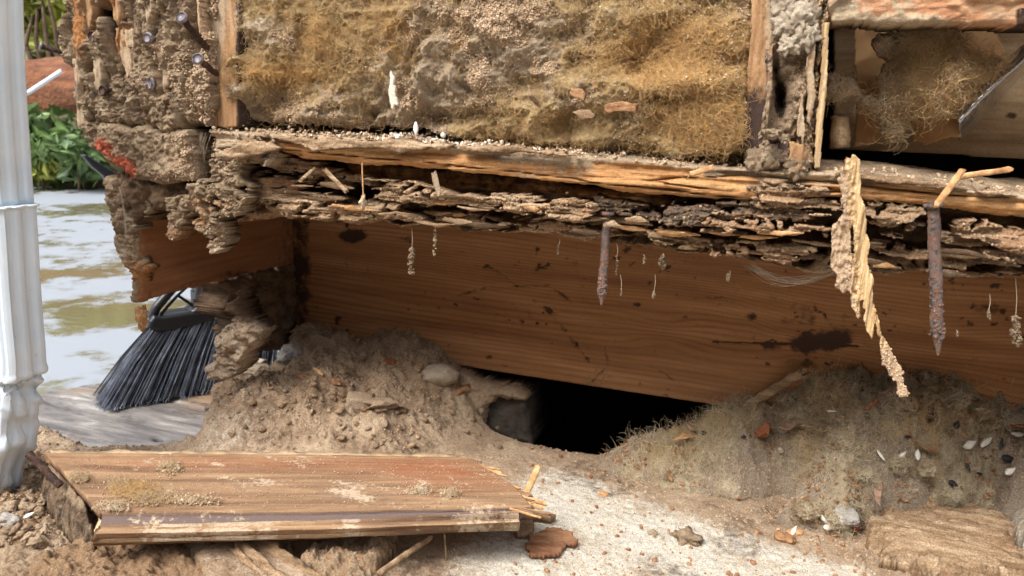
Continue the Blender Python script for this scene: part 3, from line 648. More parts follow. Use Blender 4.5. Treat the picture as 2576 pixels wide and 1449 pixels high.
# ---------------- insulation batt in the wall bay
def batt_base(S, T): return .016*(fb(S*16, T*22, 3, 81)-.5)+.018*(rg(S*22+3*fb(S*12, T*12, 2, 5), T*30, 4, 82)-.5)
def batt_h(S, T, d, U, V):
    h_ = .006+batt_base(S, T)*1.25+.009*(fb(S*110, T*110, 4, 83)-.5)-.006*ss(.09, 0, np.abs(fb(S*14+1.5*fb(S*20, T*20, 2, 1), T*18, 3, 89)-.5))+.005*(fb(S*420, T*420, 3, 84)-.5)
    f_ = lambda x, y, sx, sy, a: a*gs(U, V, x, y, sx, sy)
    h_ = h_+f_(1700, 215, 190, 26, .008)+f_(1700, 250, 150, 14, -.007)+f_(1780, 310, 80, 50, .007)+f_(1130, 300, 60, 20, -.012)+f_(870, 270, 14, 12, -.012)
    h_ = h_+f_(1700, 130, 14, 14, -.012)+f_(720, 205, 90, 10, -.006)+f_(690, 190, 90, 8, .006)
    return h_-.012*ss(.010, 0, d)*0
def batt_dust(S, T, d, U, V, H):
    c = fb(S*13+1, T*16, 3, 85); n = fb(S*90, T*90, 4, 86)
    b = .12+1.5*(c-.5)+.9*(n-.5)
    b = b+.42*ss(1500, 1000, U)*ss(120, 320, V)-.55*gs(U, V, 1700, 130, 260, 130)-.6*gs(U, V, 1790, 310, 110, 55)-.5*gs(U, V, 740, 190, 110, 30)-.3*gs(U, V, 850, 110, 90, 60)
    b = b+.5*gs(U, V, 1290, 50, 230, 50)+.6*gs(U, V, 1350, 160, 60, 50)+.6*gs(U, V, 1120, 200, 110, 90)+.35*gs(U, V, 720, 80, 140, 70)+.5*gs(U, V, 1440, 250, 130, 30)
    return np.clip(b+.1, 0, 1)
batt = empty('insulation_batt', (-.2, .02, .27), 'amber glass wool insulation batt filling the large bay, dusted with crumbs', 'insulation')
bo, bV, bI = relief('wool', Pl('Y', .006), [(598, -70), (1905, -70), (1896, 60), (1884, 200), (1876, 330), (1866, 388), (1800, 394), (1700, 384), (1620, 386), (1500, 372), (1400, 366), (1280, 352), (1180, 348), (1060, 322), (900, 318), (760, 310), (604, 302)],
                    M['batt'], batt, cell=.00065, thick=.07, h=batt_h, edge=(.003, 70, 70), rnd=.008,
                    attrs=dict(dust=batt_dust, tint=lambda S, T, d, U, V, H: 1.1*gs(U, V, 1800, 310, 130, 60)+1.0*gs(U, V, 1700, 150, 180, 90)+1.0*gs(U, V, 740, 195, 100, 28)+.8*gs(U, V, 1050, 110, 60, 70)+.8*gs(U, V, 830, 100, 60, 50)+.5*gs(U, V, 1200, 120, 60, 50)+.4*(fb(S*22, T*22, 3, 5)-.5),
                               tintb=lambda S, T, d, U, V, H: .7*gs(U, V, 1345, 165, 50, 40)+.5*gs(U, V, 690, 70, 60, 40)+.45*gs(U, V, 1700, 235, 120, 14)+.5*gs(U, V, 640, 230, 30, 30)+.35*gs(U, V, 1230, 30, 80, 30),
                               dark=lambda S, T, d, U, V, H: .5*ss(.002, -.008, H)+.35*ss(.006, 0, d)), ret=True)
bN = normals(bo)[:len(bV)]; du = bI['at']['dust']; vis = (bI['V'] > -30)
tn = bI['at']['tint']
i_ = pick(vis*(.25+tn)*(1.15-du)**2, 15000, 11); fibres('amber_fibres', bV[i_], bN[i_], (.004, .014), .00009, M['fib_gold'], batt, 12, 1.1, .45)
i_ = pick(vis*(1.25-du)*(1.2-np.minimum(tn, 1)), 10000, 13); fibres('tan_fibres', bV[i_], bN[i_], (.003, .010), .00008, M['fib_tan'], batt, 14, 1.2, .5)
i_ = pick(vis*np.clip(du-.25, 0, 1)**1.3*(fb(bV[:, 0]*70, bV[:, 2]*70, 3, 4) > .52), 12000, 15); crumbs('clinging_crumbs', bV[i_]+bN[i_]*.0004, (.0003, .0010), M['crumb'], batt, seed=16)
i_ = pick(vis*1., 2600, 17); crumbs('fine_pale_dust', bV[i_]+bN[i_]*.0006, (.0002, .0007), M['pale_crumb'], batt, seed=17)
# edge fluff along the bottom
# ---------------- middle stud
stud = empty('wall_stud', (.0, .0, .25), 'upright wall stud right of the amber insulation with a dirt crusted hollow face', 'stud')
relief('dark_side_strip', Pl('Y', -.004), [(1893, -60), (1950, -60), (1950, 60), (1936, 200), (1926, 330), (1918, 404), (1868, 408), (1872, 330), (1880, 180), (1890, 60)], M['stud'], stud, cell=.0005, thick=.08,
       h=lambda S, T, d, U, V: .003*(fb(S*150, T*14, 4, 13)-.5)+.0012*(fb(S*500, T*200, 3, 14)-.5), edge=(.0012, 110, 60), rnd=.0018,
       attrs=dict(dark=lambda S, T, d, U, V, H: .50*ss(150, 330, V)+.25*fb(S*60, T*30, 3, 2)+.1, dust=lambda S, T, d, U, V, H: .25+.5*ss(1915, 1940, U)))
def stud_h(S, T, d, U, V):
    h_ = .012*(fb(S*70, T*20, 4, 91)-.5)+.010*(fb(S*170, T*90, 4, 92)-.5)+.005*(fb(S*420, T*380, 3, 93)-.5)
    h_ = h_-.022*gs(U, V, 1962, 245, 14, 45)-.010*gs(U, V, 1950, 180, 10, 40)+.004*ss(360, 410, V)-.008*ss(.05, 0, np.abs(fb(S*70, T*10, 2, 7)-.5))*.7
    return h_
_, sV, sI = relief('crusted_face', Pl('Y', -.006), [(1932, -60), (2092, -60), (2090, 50), (2076, 60), (2062, 200), (2050, 330), (2046, 418), (1992, 428), (1940, 414), (1900, 412), (1912, 330), (1930, 200), (1945, 60)], M['crust'], stud, cell=.0005, thick=.08,
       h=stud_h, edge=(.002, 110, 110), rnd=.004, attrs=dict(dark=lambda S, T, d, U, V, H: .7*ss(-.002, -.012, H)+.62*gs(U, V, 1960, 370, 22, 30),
                                                   tint=lambda S, T, d, U, V, H: .8*gs(U, V, 2012, 388, 20, 26)+.1, tintb=lambda S, T, d, U, V, H: 0*S), ret=True)
relief('bare_edge_strip', Pl('Y', -.010), [(2070, 58), (2086, 56), (2083, 200), (2070, 330), (2064, 424), (2048, 424), (2050, 330), (2062, 200)], M['splinter'], stud, cell=.0005, thick=.09,
       h=lambda S, T, d, U, V: .0012*(fb(S*300, T*20, 3, 3)-.5), edge=(.0008, 120, 60), rnd=.001, attrs=dict(dust=lambda S, T, d, U, V, H: .42+0*S))
for k, (x, y, s_) in enumerate([(1905, 402, 24), (1945, 396, 22), (2000, 420, 24), (1975, 60, 26), (2015, 45, 30), (2030, 90, 24), (1985, 110, 22), (1975, 15, 26)]):
    c = onY(x, y, -.012); a = s_*.00019
    tag(chunk('crust_lump', c, (a*1.2, a*.6, a*1.25), M['stone'] if k > 2 else M['crust'], stud, rough=.5, fr=3, seed=k+30, fine=.2))
i_ = pick((sI['V'] > -20)*1., 1500, 18); crumbs('clinging_grit', sV[i_], (.0002, .001), M['crumb'], stud, seed=18)
for k, (pp, Y, du_, dk_) in enumerate([([(1990, 362), (2022, 360), (2030, 395), (2024, 422), (2000, 424), (1988, 400)], -.014, .0, .1), ([(1958, 350), (1986, 352), (1988, 420), (1968, 422), (1956, 390)], -.012, .25, .5), ([(2034, 120), (2052, 110), (2050, 240), (2040, 350), (2030, 300), (2030, 200)], -.012, .45, .1),
        ([(1932, 120), (1944, 110), (1946, 220), (1934, 330), (1924, 380), (1926, 260)], -.012, .3, .45), ([(2012, 240), (2024, 230), (2026, 330), (2018, 372), (2008, 330)], -.012, .6, .1)]):
    relief('wood_strip', Pl('Y', Y), pp, M['stud'], stud, cell=.0004, thick=.012, seed=k, h=lambda S, T, d, U, V: .004*(fb(S*300, T*18, 4, 3+k)-.5)+.002*(fb(S*500, T*160, 3, 4)-.5), edge=(.0026, 260, 60), rnd=.0010,
           attrs=dict(dust=lambda S, T, d, U, V, H: du_+.15, dark=lambda S, T, d, U, V, H: dk_+.35*fb(S*120, T*12, 3, 8)))
# black painted far side of the next bay
# ---------------- right bay: back board, paper, wool, foil
bay = tag(relief('bay_backing_board', Pl('Y', .075), [(2098, 30), (3300, 0), (3300, 470), (2700, 415), (2560, 402), (2400, 392), (2240, 384), (2130, 378), (2098, 378)], M['backboard'], cell=.0009, thick=.02,
          h=lambda S, T, d, U, V: .0008*(fb(S*9, T*160, 3, 4)-.5), edge=(.0008, 60, 60), rnd=.001,
          attrs=dict(dark=lambda S, T, d, U, V, H: .2*fb(S*8, T*60, 3, 6)+.7*gs(U, V, 2545, 290, 14, 10)+.25*gs(U, V, 2480, 330, 30, 6), dust=lambda S, T, d, U, V, H: .15+0*S)),
          'smooth tan board at the back of the right bay behind the foil', 'board')
kp = empty('kraft_paper_sheet', (.06, .05, .27), 'torn brown kraft paper facing behind the wool in the right bay', 'paper')
Kp = Pl('Y', .052)
relief('paper', Kp, [(2150, 60), (2500, 60), (2540, 150), (2470, 230), (2415, 300), (2408, 345), (2370, 348), (2330, 362), (2292, 358), (2292, 320), (2285, 300), (2240, 330), (2200, 366), (2150, 372), (2152, 300)], M['kraft'], kp, cell=.0009,
       thick=.0012, h=lambda S, T, d, U, V: .010*(fb(S*18, T*18, 3, 4)-.5)+.012*ss(2250, 2410, U)*ss(200, 330, V)+.003*(rg(S*60, T*60, 2, 6)-.5)*ss(2290, 2200, U), edge=(.0015, 60, 60), rnd=.0005, backh=True)
chunkP = [(2093, 290), (2143, 290), (2141, 372), (2088, 376)]
wb = relief('grey_block', Pl('Y', .03), chunkP, M['backboard'], cell=.0006, thick=.04, h=lambda S, T, d, U, V: .001*(fb(S*200, T*20, 3, 2)-.5)-.006*((U-2115)/25)**2, edge=(.001, 80, 80), rnd=.002,
            attrs=dict(dust=lambda S, T, d, U, V, H: .35+.3*ss(350, 376, V), dark=lambda S, T, d, U, V, H: 0*S))
tag(wb, 'small grey round-edged wood block low in the right bay beside the stud', 'wood block')
# foil roll
def foil():
    rows = []
    A = [(2590, 105), (2540, 146), (2490, 184), (2450, 214), (2425, 240), (2412, 262)]
    B = [(2604, 152), (2565, 192), (2522, 237), (2478, 286), (2442, 326), (2410, 352)]
    Ap = [onY(x, y, .035) for x, y in A]; Bp = [onY(x, y, .055) for x, y in B]; Mp = [onY((a[0]*.5+b[0]*.5), (a[1]*.5+b[1]*.5), .022) for a, b in zip(A, B)]
    M1 = [onY((a[0]*.75+b[0]*.25), (a[1]*.75+b[1]*.25), .025) for a, b in zip(A, B)]; M2 = [onY((a[0]*.25+b[0]*.75), (a[1]*.25+b[1]*.75), .031) for a, b in zip(A, B)]
    return [Bp, M2, Mp, M1, Ap]
fo = loft('foil_curl', foil(), M['foil'], nu=80, nv=8, thick=.0008, disp=lambda u, v, G: .0012*(fb(u*9, v*1.4, 3, 5)-.5))
tag(fo, 'curled silver foil facing peeling away at the far right', 'foil')
clump = empty('insulation_scrap', (.06, .03, .28), 'dusty clump of wool hanging in the right bay above the brown paper', 'insulation')
cp, cV, cI = relief('wool', Pl('Y', .022), [(2085, 190), (2120, 195), (2160, 190), (2185, 230), (2215, 240), (2218, 160), (2205, 110), (2230, 75), (2300, 66), (2400, 90), (2470, 140), (2490, 165), (2440, 210), (2410, 250), (2350, 270), (2300, 262), (2270, 290), (2285, 320), (2250, 360), (2222, 340), (2205, 300), (2180, 270), (2150, 250), (2120, 262), (2088, 240)],
                    M['heap'], clump, cell=.0006, thick=.008, h=lambda S, T, d, U, V: .026*(fb(S*40, T*40, 4, 3)-.5)+.010*(fb(S*160, T*160, 3, 4)-.5)+.012*gs(U, V, 2350, 190, 80, 60), edge=(.010, 80, 80), rnd=.006,
                    hole=lambda S, T, U, V: .012-.03*gs(U, V, 2180, 170, 30, 70), attrs=dict(dust=lambda S, T, d, U, V, H: .55+.6*ss(2330, 2240, U)-.6*gs(U, V, 2350, 180, 90, 60)), ret=True)
cN = np.tile([0, -1., 0], (len(cV), 1)); 
i_ = pick(ss(2200, 2320, cI['U'])+.1, 4500, 21); fibres('wool_fibres', cV[i_], cN[i_], (.004, .016), .00008, M['fib_tan'], clump, 22, 1, .4)
i_ = pick(ss(2260, 2360, cI['U'])+.05, 3000, 24); fibres('amber_fibres', cV[i_], cN[i_], (.004, .016), .00008, M['fib_gold'], clump, 25, 1, .4)
i_ = pick(1+0*cV[:, 0], 5000, 23); crumbs('clinging_crumbs', cV[i_], (.0003, .0012), M['crumb'], clump, seed=23)
# sheathing remnant across the top right
sh, hV, hI = relief('sheathing_remnant', Pl('Y', -.012), [(2078, -70), (3350, -90), (3350, 80), (2700, 62), (2560, 60), (2480, 58), (2350, 57), (2200, 58), (2096, 54), (2082, 20)], M['sheath'], cell=.0006, thick=.03,
            h=lambda S, T, d, U, V: .004*(fb(S*40, T*90, 4, 3)-.5)+.003*(fb(S*200, T*260, 3, 4)-.5)+.006*(1-ss(.5, .56, fb(S*22, T*60, 3, 9)))*.5, edge=(.0022, 90, 90), rnd=.003,
            attrs=dict(dust=lambda S, T, d, U, V, H: .42+1.4*(fb(S*22, T*60, 3, 9)-.5)+.5*ss(2210, 2120, U)+.35*ss(30, 50, V)*ss(2480, 2300, U)-.3, dark=lambda S, T, d, U, V, H: .9*ss(2540, 2570, U)*ss(15, 25, V)), ret=True)
tag(sh, 'orange brown peeled sheathing board across the top right corner', 'board')

# house wall above and around the opening, out of the picture
hw = empty('house_wall', (0, 0, .36), 'painted house wall above the opened framing', 'wall')
box('wall_above', (-.50, -.004, .372), (2.2, .16, 2.7), M['siding'], hw)
box('wall_side', (.40, -.004, 0), (2.2, .14, .371), M['siding'], hw)
box('return_wall', (-.50, .161, .26), (-.46, 2.4, 2.7), M['siding'], hw)
box('bay_back', (-.46, .14, .2165), (2.2, .152, .372), M['dark_in'], hw)

# ---------------- bottom plate
topx = [530, 700, 780, 1000, 1200, 1500, 1850, 2080, 2200, 2400, 2576, 2700, 3400]; topy = [326, 336, 340, 350, 368, 392, 420, 432, 440, 466, 492, 504, 570]
def topl(U): return np.interp(U, topx, topy)
plate_poly = [(x, y) for x, y in zip(topx, topy)]+[(3400, 650), (2700, 568), (2576, 553), (2400, 528), (2200, 508), (2080, 500), (1950, 505), (1800, 500), (1640, 490), (1500, 472), (1300, 448), (1150, 432), (1000, 420), (880, 412), (760, 402), (690, 386), (640, 382), (600, 400), (545, 405), (532, 380)]
def plate_h(S, T, d, U, V):
    r_ = V-topl(U)
    h_ = .006*(fb(S*10, T*170, 4, 101)-.5)+.003*(fb(S*30, T*500, 3, 102)-.5)+.0015*(fb(S*300, T*500, 3, 103)-.5)
    h_ = h_-.005*ss(18, 50, r_)*0-.004*ss(.025, 0, np.abs(fb(S*7, T*110, 3, 104)-.5))
    return h_+.003*ss(20, 6, r_)+.005*ss(700, 600, U)*(fb(S*120, T*120, 4, 5)-.3)
def plate_dust(S, T, d, U, V, H):
    r_ = V-topl(U); n = fb(S*40, T*90, 4, 105)
    return np.clip(.95*ss(24, 5, r_-14*(n-.5)*2-10*gs(U, 0*U, 1050, 0, 300, 1))+.9*ss(700, 610, U)+.75*gs(U, V, 1980, 470, 150, 36)+.5*ss(.62, .7, n)+.55*ss(2560, 2600, U)-.05, 0, 1)
plate = empty('bottom_plate', (-.1, .03, .22), 'split golden bottom plate running under the insulation and stud, dust along its top', 'wall plate')
po, plV, plI = relief('split_wood', Pl('Y', -.010), plate_poly, M['plate'], plate, cell=.0006, thick=.082, h=plate_h, edge=(.0022, 60, 120), rnd=.007,
       attrs=dict(dust=plate_dust, dark=lambda S, T, d, U, V, H: .55*ss(.62, .74, fb(S*16, T*120, 3, 7))+.45*ss(2150, 2300, U)*ss(2500, 2350, U)*gs(V, V, 483, 483, 14, 14)*fb(S*90, T*90, 2, 8)*1.5), ret=True)
# crumb ridge on top of the plate
wv = ss(16, 2, np.abs(plI['V']-topl(plI['U'])-4))*(plI['V'] < 560)*(.4+1.2*gs(plI['U'], 0*plI['U'], 1150, 0, 350, 1)+.4)
i_ = pick(wv, 7000, 31); r3 = np.random.RandomState(4)
off = np.stack([0*r3.rand(7000), r3.rand(7000)*.03-.001, r3.rand(7000)**2*.004*(.3+fb(plV[i_][:, 0]*60, 0*plV[i_][:, 0], 3, 6))], 1)
crumbs('crumb_ridge', plV[i_]+off, (.0003, .0016), M['crumb'], plate, seed=32)
i_ = pick(wv*gs(plI['U'], 0*plI['U'], 1150, 0, 260, 1), 240, 33); off = np.stack([0*i_, .004*r3.rand(len(i_)), .001+.002*r3.rand(len(i_))], 1)
crumbs('pale_crumbs', plV[i_]+off, (.0006, .0018), M['pale_crumb'], plate, seed=34)
# dust covered top of the plate behind its right hand edge
def pt_row(Y, dy): return [onY(x, y, -.006)*[1, 0, 1]+[0, Y, dy] for x, y in zip(topx, topy)]
rows = [[np.array([p[0], Y, p[2]+dz]) for p in [onY(x, y, -.008) for x, y in zip(topx, topy)]] for Y, dz in ((-.008, -.001), (.02, .0015), (.045, .004), (.072, .003))]
loft('dusty_top', rows, M['crust'], plate, nu=420, nv=14, thick=.004, disp=lambda u, v, G: .003*(fb(G[..., 0]*60, G[..., 1]*60, 4, 4)-.4)+.0016*(fb(G[..., 0]*350, G[..., 1]*350, 3, 5)-.5))
# peeled lips of wood above the plate face
for k, (pp, Y) in enumerate([([(640, 340), (780, 346), (900, 352), (1010, 350), (1140, 364), (1120, 376), (1000, 384), (900, 372), (830, 374), (790, 386), (760, 366), (700, 352)], -.016),
                             ([(1150, 366), (1300, 370), (1420, 384), (1480, 394), (1400, 394), (1300, 386), (1220, 382), (1160, 382)], -.018),
                             ([(560, 378), (620, 352), (680, 362), (720, 372), (650, 388), (610, 396), (560, 400)], -.020),
                             ([(2140, 440), (2300, 446), (2430, 470), (2560, 492), (2480, 490), (2300, 466), (2160, 452)], -.014)]):
    relief('peeled_lip', Pl('Y', Y), pp, M['flake'], plate, cell=.0005, thick=.004, h=lambda S, T, d, U, V: .004*(fb(S*60, T*160, 4, 3)-.5)+.002*(fb(S*300, T*300, 3, 4)-.5), edge=(.003, 90, 160), rnd=.002, seed=k,
           attrs=dict(tint=lambda S, T, d, U, V, H: .15+0*S))

# ---------------- rotten sill below
sill = empty('rotten_sill', (-.1, .06, .19), 'hollowed rotten sill hanging in flakes below the golden plate', 'sill')
bx = [400, 470, 560, 700, 850, 1000, 1200, 1450, 1520, 1750, 1900, 2050, 2200, 2350, 2500, 2640, 3350]; by = [528, 540, 556, 548, 558, 566, 582, 597, 610, 640, 656, 690, 692, 690, 698, 706, 770]
core_top = [(3350, 620), (2640, 540), (2250, 500), (1900, 490), (1500, 456), (1000, 410), (760, 392), (600, 395), (480, 330), (455, 420)]
def core_h(S, T, d, U, V):
    a, b = wl(S*52+.7*fb(S*50, T*50, 2, 3), T*95, 112)
    return .024*(fb(S*22, T*60, 4, 111)-.5)+.012*(.5-a)+.006*(fb(S*200, T*240, 3, 113)-.5)
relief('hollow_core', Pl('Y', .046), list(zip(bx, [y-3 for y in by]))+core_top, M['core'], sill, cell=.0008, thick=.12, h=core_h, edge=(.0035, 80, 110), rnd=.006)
relief('drilled_layer', Pl('Y', .012), list(zip(bx, by))+[(3350, 700), (2640, 640), (2400, 640), (2200, 640), (2050, 640), (1900, 612), (1750, 590), (1520, 566), (1300, 540), (1100, 522), (900, 505), (760, 490), (600, 440), (470, 430)], M['flake'], sill, cell=.0006, thick=.022,
       h=lambda S, T, d, U, V: .016*(fb(S*60, T*90, 4, 121)-.5)+.007*(fb(S*200, T*240, 4, 122)-.5)+.006*(rg(S*50, T*140, 3, 123)-.5), edge=(.004, 90, 120), rnd=.008,
       hole=lambda S, T, U, V: .010*(wl(S*64+.8*fb(S*45, T*45, 3, 6), T*88, 124)[0]-.27-.22*ss(900, 1050, U)-.10*gs(U, V, 1300, 540, 300, 60)+.22*ss(10, 2, np.interp(U, bx, by)-V)+.15*ss(1000, 800, U)))
r4 = np.random.RandomState(11)
def flake(name, poly, Y, k, mt='flake', thick=.006, amp=1., tint=0., dark=0., en=.004, iso=0):
    o_, v_, i2 = relief(name, Pl('Y', Y), poly, M[mt], sill, ret=True, cell=.00045, thick=thick, seed=k, edge=(en*1.6, 60, 240), rnd=.0015,
       h=lambda S, T, d, U, V: (.014*(fb(S*70+k, T*60, 4, 130+k)-.5)+.010*(fb(S*240, T*220, 5, 131+k, .6)-.5)+.003*(fb(S*800, T*800, 2, 133+k)-.5)) if iso else amp*(.010*(fb(S*24+k, T*120, 4, 130+k)-.5)+.006*(rg(S*16, T*230, 4, 140+k)-.5)+.005*(fb(S*100, T*420, 4, 150+k)-.5)+.0025*(fb(S*900, T*900, 2, 155+k)-.5)),
       hole=lambda S, T, U, V: .010*(wl(S*40+k+1.8*fb(S*90, T*90, 3, 6+k), T*80+1.5*fb(S*120, T*120, 3, 8), 160+k)[0]-.16)+.004*(fb(S*120, T*420, 3, 9)-.5),
       attrs=dict(tint=lambda S, T, d, U, V, H: tint+.0*S+.7*ss(.60, .68, fb(S*20, T*60, 2, 170+k))*.6, dark=lambda S, T, d, U, V, H: dark+.4*(fb(S*18, T*70, 3, 180+k)-.4)))
    GR.append(v_[pick(1+0*v_[:, 0], max(30, len(v_)//(22 if iso else 60)), k)]); return o_
GR = []
FL = [  # outline, depth
 ([(1000, 470), (1060, 462), (1110, 478), (1200, 486), (1300, 492), (1420, 500), (1470, 508), (1494, 530), (1480, 548), (1400, 552), (1300, 540), (1240, 530), (1120, 520), (1010, 512)], -.006),
 ([(1380, 505), (1440, 498), (1500, 512), (1492, 545), (1440, 556), (1380, 545)], -.012),
 ([(915, 462), (1000, 455), (1090, 476), (1160, 492), (1120, 506), (1000, 505), (930, 495)], .000),
 ([(690, 520), (760, 505), (830, 520), (900, 524), (930, 545), (850, 556), (760, 540), (700, 536)], -.004),
 ([(560, 480), (640, 470), (720, 480), (800, 492), (860, 500), (820, 515), (700, 508), (600, 512)], .004),
 ([(640, 402), (720, 396), (800, 410), (860, 424), (820, 440), (740, 436), (660, 424)], .004),
 ([(700, 430), (800, 436), (900, 440), (960, 458), (880, 466), (780, 458)], .008),
 ([(600, 430), (680, 440), (760, 452), (800, 470), (740, 482), (640, 470), (590, 460)], .006),
 ([(820, 520), (900, 505), (990, 520), (1060, 540), (1080, 560), (1010, 562), (900, 556)], .002),
 ([(1080, 525), (1170, 520), (1260, 545), (1330, 556), (1310, 575), (1200, 566), (1100, 548)], .006),
 ([(1330, 560), (1420, 552), (1480, 568), (1540, 580), (1500, 600), (1400, 590), (1340, 580)], .003),
 ([(1500, 500), (1560, 510), (1620, 520), (1650, 540), (1600, 548), (1520, 540)], .002),
 ([(1640, 520), (1720, 512), (1800, 526), (1780, 545), (1740, 566), (1680, 566), (1635, 550)], -.008),
 ([(1730, 520), (1850, 505), (1960, 520), (2040, 540), (2060, 560), (1960, 556), (1850, 552), (1760, 552)], -.006),
 ([(1780, 545), (1900, 545), (2010, 560), (2100, 580), (2080, 602), (1960, 590), (1850, 580), (1770, 570)], -.010),
 ([(1900, 500), (2000, 496), (2110, 500), (2120, 530), (2050, 540), (1960, 530), (1900, 520)], -.010),
 ([(1880, 470), (1960, 462), (2080, 470), (2110, 500), (2010, 510), (1900, 500)], -.012),
 ([(1620, 580), (1700, 575), (1760, 592), (1850, 600), (1830, 622), (1740, 620), (1640, 605)], .002),
 ([(1790, 622), (1900, 612), (2040, 620), (2070, 650), (1980, 660), (1880, 648), (1800, 640)], -.002),
 ([(2170, 500), (2260, 505), (2330, 520), (2315, 545), (2260, 556), (2180, 540)], -.008),
 ([(2170, 545), (2260, 560), (2340, 568), (2330, 588), (2220, 580), (2170, 568)], .000),
 ([(2390, 560), (2470, 556), (2576, 575), (2660, 590), (2640, 620), (2560, 640), (2500, 620), (2430, 590)], -.008),
 ([(2360, 590), (2440, 588), (2520, 610), (2500, 632), (2430, 622), (2370, 606)], .002),
 ([(2480, 620), (2560, 630), (2640, 640), (2630, 672), (2540, 664), (2480, 645)], -.004),
 ([(2350, 620), (2420, 628), (2450, 655), (2420, 680), (2370, 668)], .004),
 ([(2640, 600), (2800, 590), (3000, 620), (3200, 650), (3050, 690), (2850, 680), (2700, 650)], -.006),
 ([(2900, 560), (3100, 580), (3300, 620), (3200, 650), (3000, 620)], .0),
 ([(2200, 600), (2290, 620), (2340, 636), (2330, 660), (2240, 650), (2190, 628)], .008),
]
for k, (pp, Y) in enumerate(FL):
    flake('rot_flake', pp, Y, k, thick=.010, tint=.35 if k in (10, 7) else 0, dark=.5 if k in (13, 11, 12) else .12)
relief('inner_wood', Pl('Y', .022), [(860, 402), (1000, 416), (1200, 436), (1500, 468), (1700, 488), (1700, 520), (1500, 504), (1250, 480), (1000, 470), (900, 458), (880, 430)], M['plate'], sill, cell=.0007, thick=.02,
       h=lambda S, T, d, U, V: .006*(fb(S*12, T*150, 4, 5)-.5)+.003*(fb(S*40, T*500, 3, 6)-.5), edge=(.003, 50, 160), rnd=.004, attrs=dict(dust=lambda S, T, d, U, V, H: .25, dark=lambda S, T, d, U, V, H: .35+.3*fb(S*20, T*90, 3, 4)))
def torn(n, seed):
    rq = np.random.RandomState(seed)
    for k in range(n):
        x = rq.uniform(700, 2560); y = np.interp(x, bx, by)-rq.uniform(6, 95); l = rq.uniform(25, 110); sl = .08+rq.randn()*.06; Y0 = rq.uniform(-.012, .012)
        a, b = onY(x, y, Y0), onY(x+l, y+l*sl, Y0+rq.randn()*.003); w_ = rq.uniform(.0008, .0024)
        tube('wood_strip', [a, (a+b)/2+[0, 0, rq.randn()*.0008], b], [w_*.6, w_, w_*.3], M[['flake', 'flake', 'sliver', 'core'][k % 4]], sill, 8, 34, .45, 260, seed+k, .45, ragged=.003)
torn(64, 5)
# the ragged left part of the sill with earth icicles
HG = [([(470, 455), (530, 450), (560, 470), (620, 500), (600, 540), (560, 556), (556, 600), (548, 640), (528, 642), (524, 610), (508, 592), (486, 562), (498, 540), (470, 520)], -.014),
      ([(426, 500), (462, 488), (500, 500), (498, 530), (462, 540), (454, 590), (448, 606), (438, 606), (434, 570), (420, 540)], -.012),
      ([(330, 500), (360, 506), (372, 540), (345, 560), (350, 585), (330, 580), (322, 545)], -.006),
      ([(534, 330), (570, 336), (600, 360), (625, 385), (600, 440), (640, 480), (600, 520), (560, 500), (530, 470), (534, 400)], -.008),
      ([(590, 395), (640, 388), (682, 372), (700, 400), (672, 420), (640, 412), (600, 430)], -.012)]
for k, (pp, Y) in enumerate(HG):
    flake('earth_icicle' if k < 3 else 'rot_flake', pp, Y, 40+k, 'crust', .014, 1.2, 0, .1, .003, 1)
crumbs('sill_grit', np.concatenate(GR), (.0002, .0010), M['crumb'], sill, seed=61)
# dark gap with cobweb between post foot and plate
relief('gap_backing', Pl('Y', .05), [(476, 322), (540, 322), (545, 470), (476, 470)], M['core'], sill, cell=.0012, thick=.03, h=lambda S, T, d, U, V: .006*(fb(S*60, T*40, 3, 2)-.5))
relief('narrow_wood_strip', Pl('Y', -.002), [(474, 330), (496, 330), (498, 380), (492, 440), (476, 446)], M['stud'], sill, cell=.0007, thick=.04, edge=(.0012, 80, 80), rnd=.002, attrs=dict(dark=lambda S, T, d, U, V, H: .3+0*S, dust=lambda S, T, d, U, V, H: .3+0*S))
# grit stuck on the sill faces

# ================================================================== NAILS
def nail(name, p0, p1, r_, mt, label, head=None, taper=True, seed=1, rough=.16, grp=None, hm=None):
    p0, p1 = np.array(p0), np.array(p1); t = empty(name, p0, label, 'nail', grp)
    d = (p1-p0); ts = np.linspace(0, 1, 9); w_ = np.array([0, .1, -.15, .1, .2, 0, -.1, .05, 0])*r_*.5
    pts = [p0+d*k+np.array([w_[i], 0, 0]) for i, k in enumerate(ts)]
    rad = [r_*(1+.10*sin(k*23+seed) if k < .88 or not taper else (1-k)/.12*.72+.2) for k in ts]
    tube('shaft', pts, rad, M[mt], t, 18, 120, rough, 420, seed)
    if taper:
        rq = np.random.RandomState(seed); kk = rq.rand(260)*.88; aa = rq.rand(260)*6.28
        crumbs('rust_scale', np.array([p0+d*k+np.array([cos(a)*r_, sin(a)*r_, 0]) for k, a in zip(kk, aa)]), (.0003, .0012), M['rust'], t, seed=seed)
    if head:
        n = d/np.linalg.norm(d); tube('head', [p0-n*r_*.8, p0-n*r_*.5, p0, p0+n*r_*.2], [head*.8, head, head, head*.6], M[hm or mt], t, 20, 6, .07, 300, seed, fdir=(.01, .2, 1))
    return t
GN = 'rusty nails in the rotten framing'
nail('rusty_nail', onY(1527, 540, .0), onY(1513, 767, -.002), .0024, 'rust', 'grey rusty nail pointing down from the sill, in front of the middle of the joist', .0044, grp=GN)
nail('rusty_nail', onY(2348, 520, -.016), onY(2360, 893, -.016), .0027, 'rust', 'long thick rust coated nail hanging down near the right edge of the photo', .0044, taper=True, seed=4, rough=.2, grp=GN)
nail('bent_nail', onY(458, 46, -.040), onY(522, 124, -.012), .0020, 'darkrust', 'dark nail with a pale flat head sticking out at the top of the rotten post', .0036, False, 5, .12, GN, 'steel')
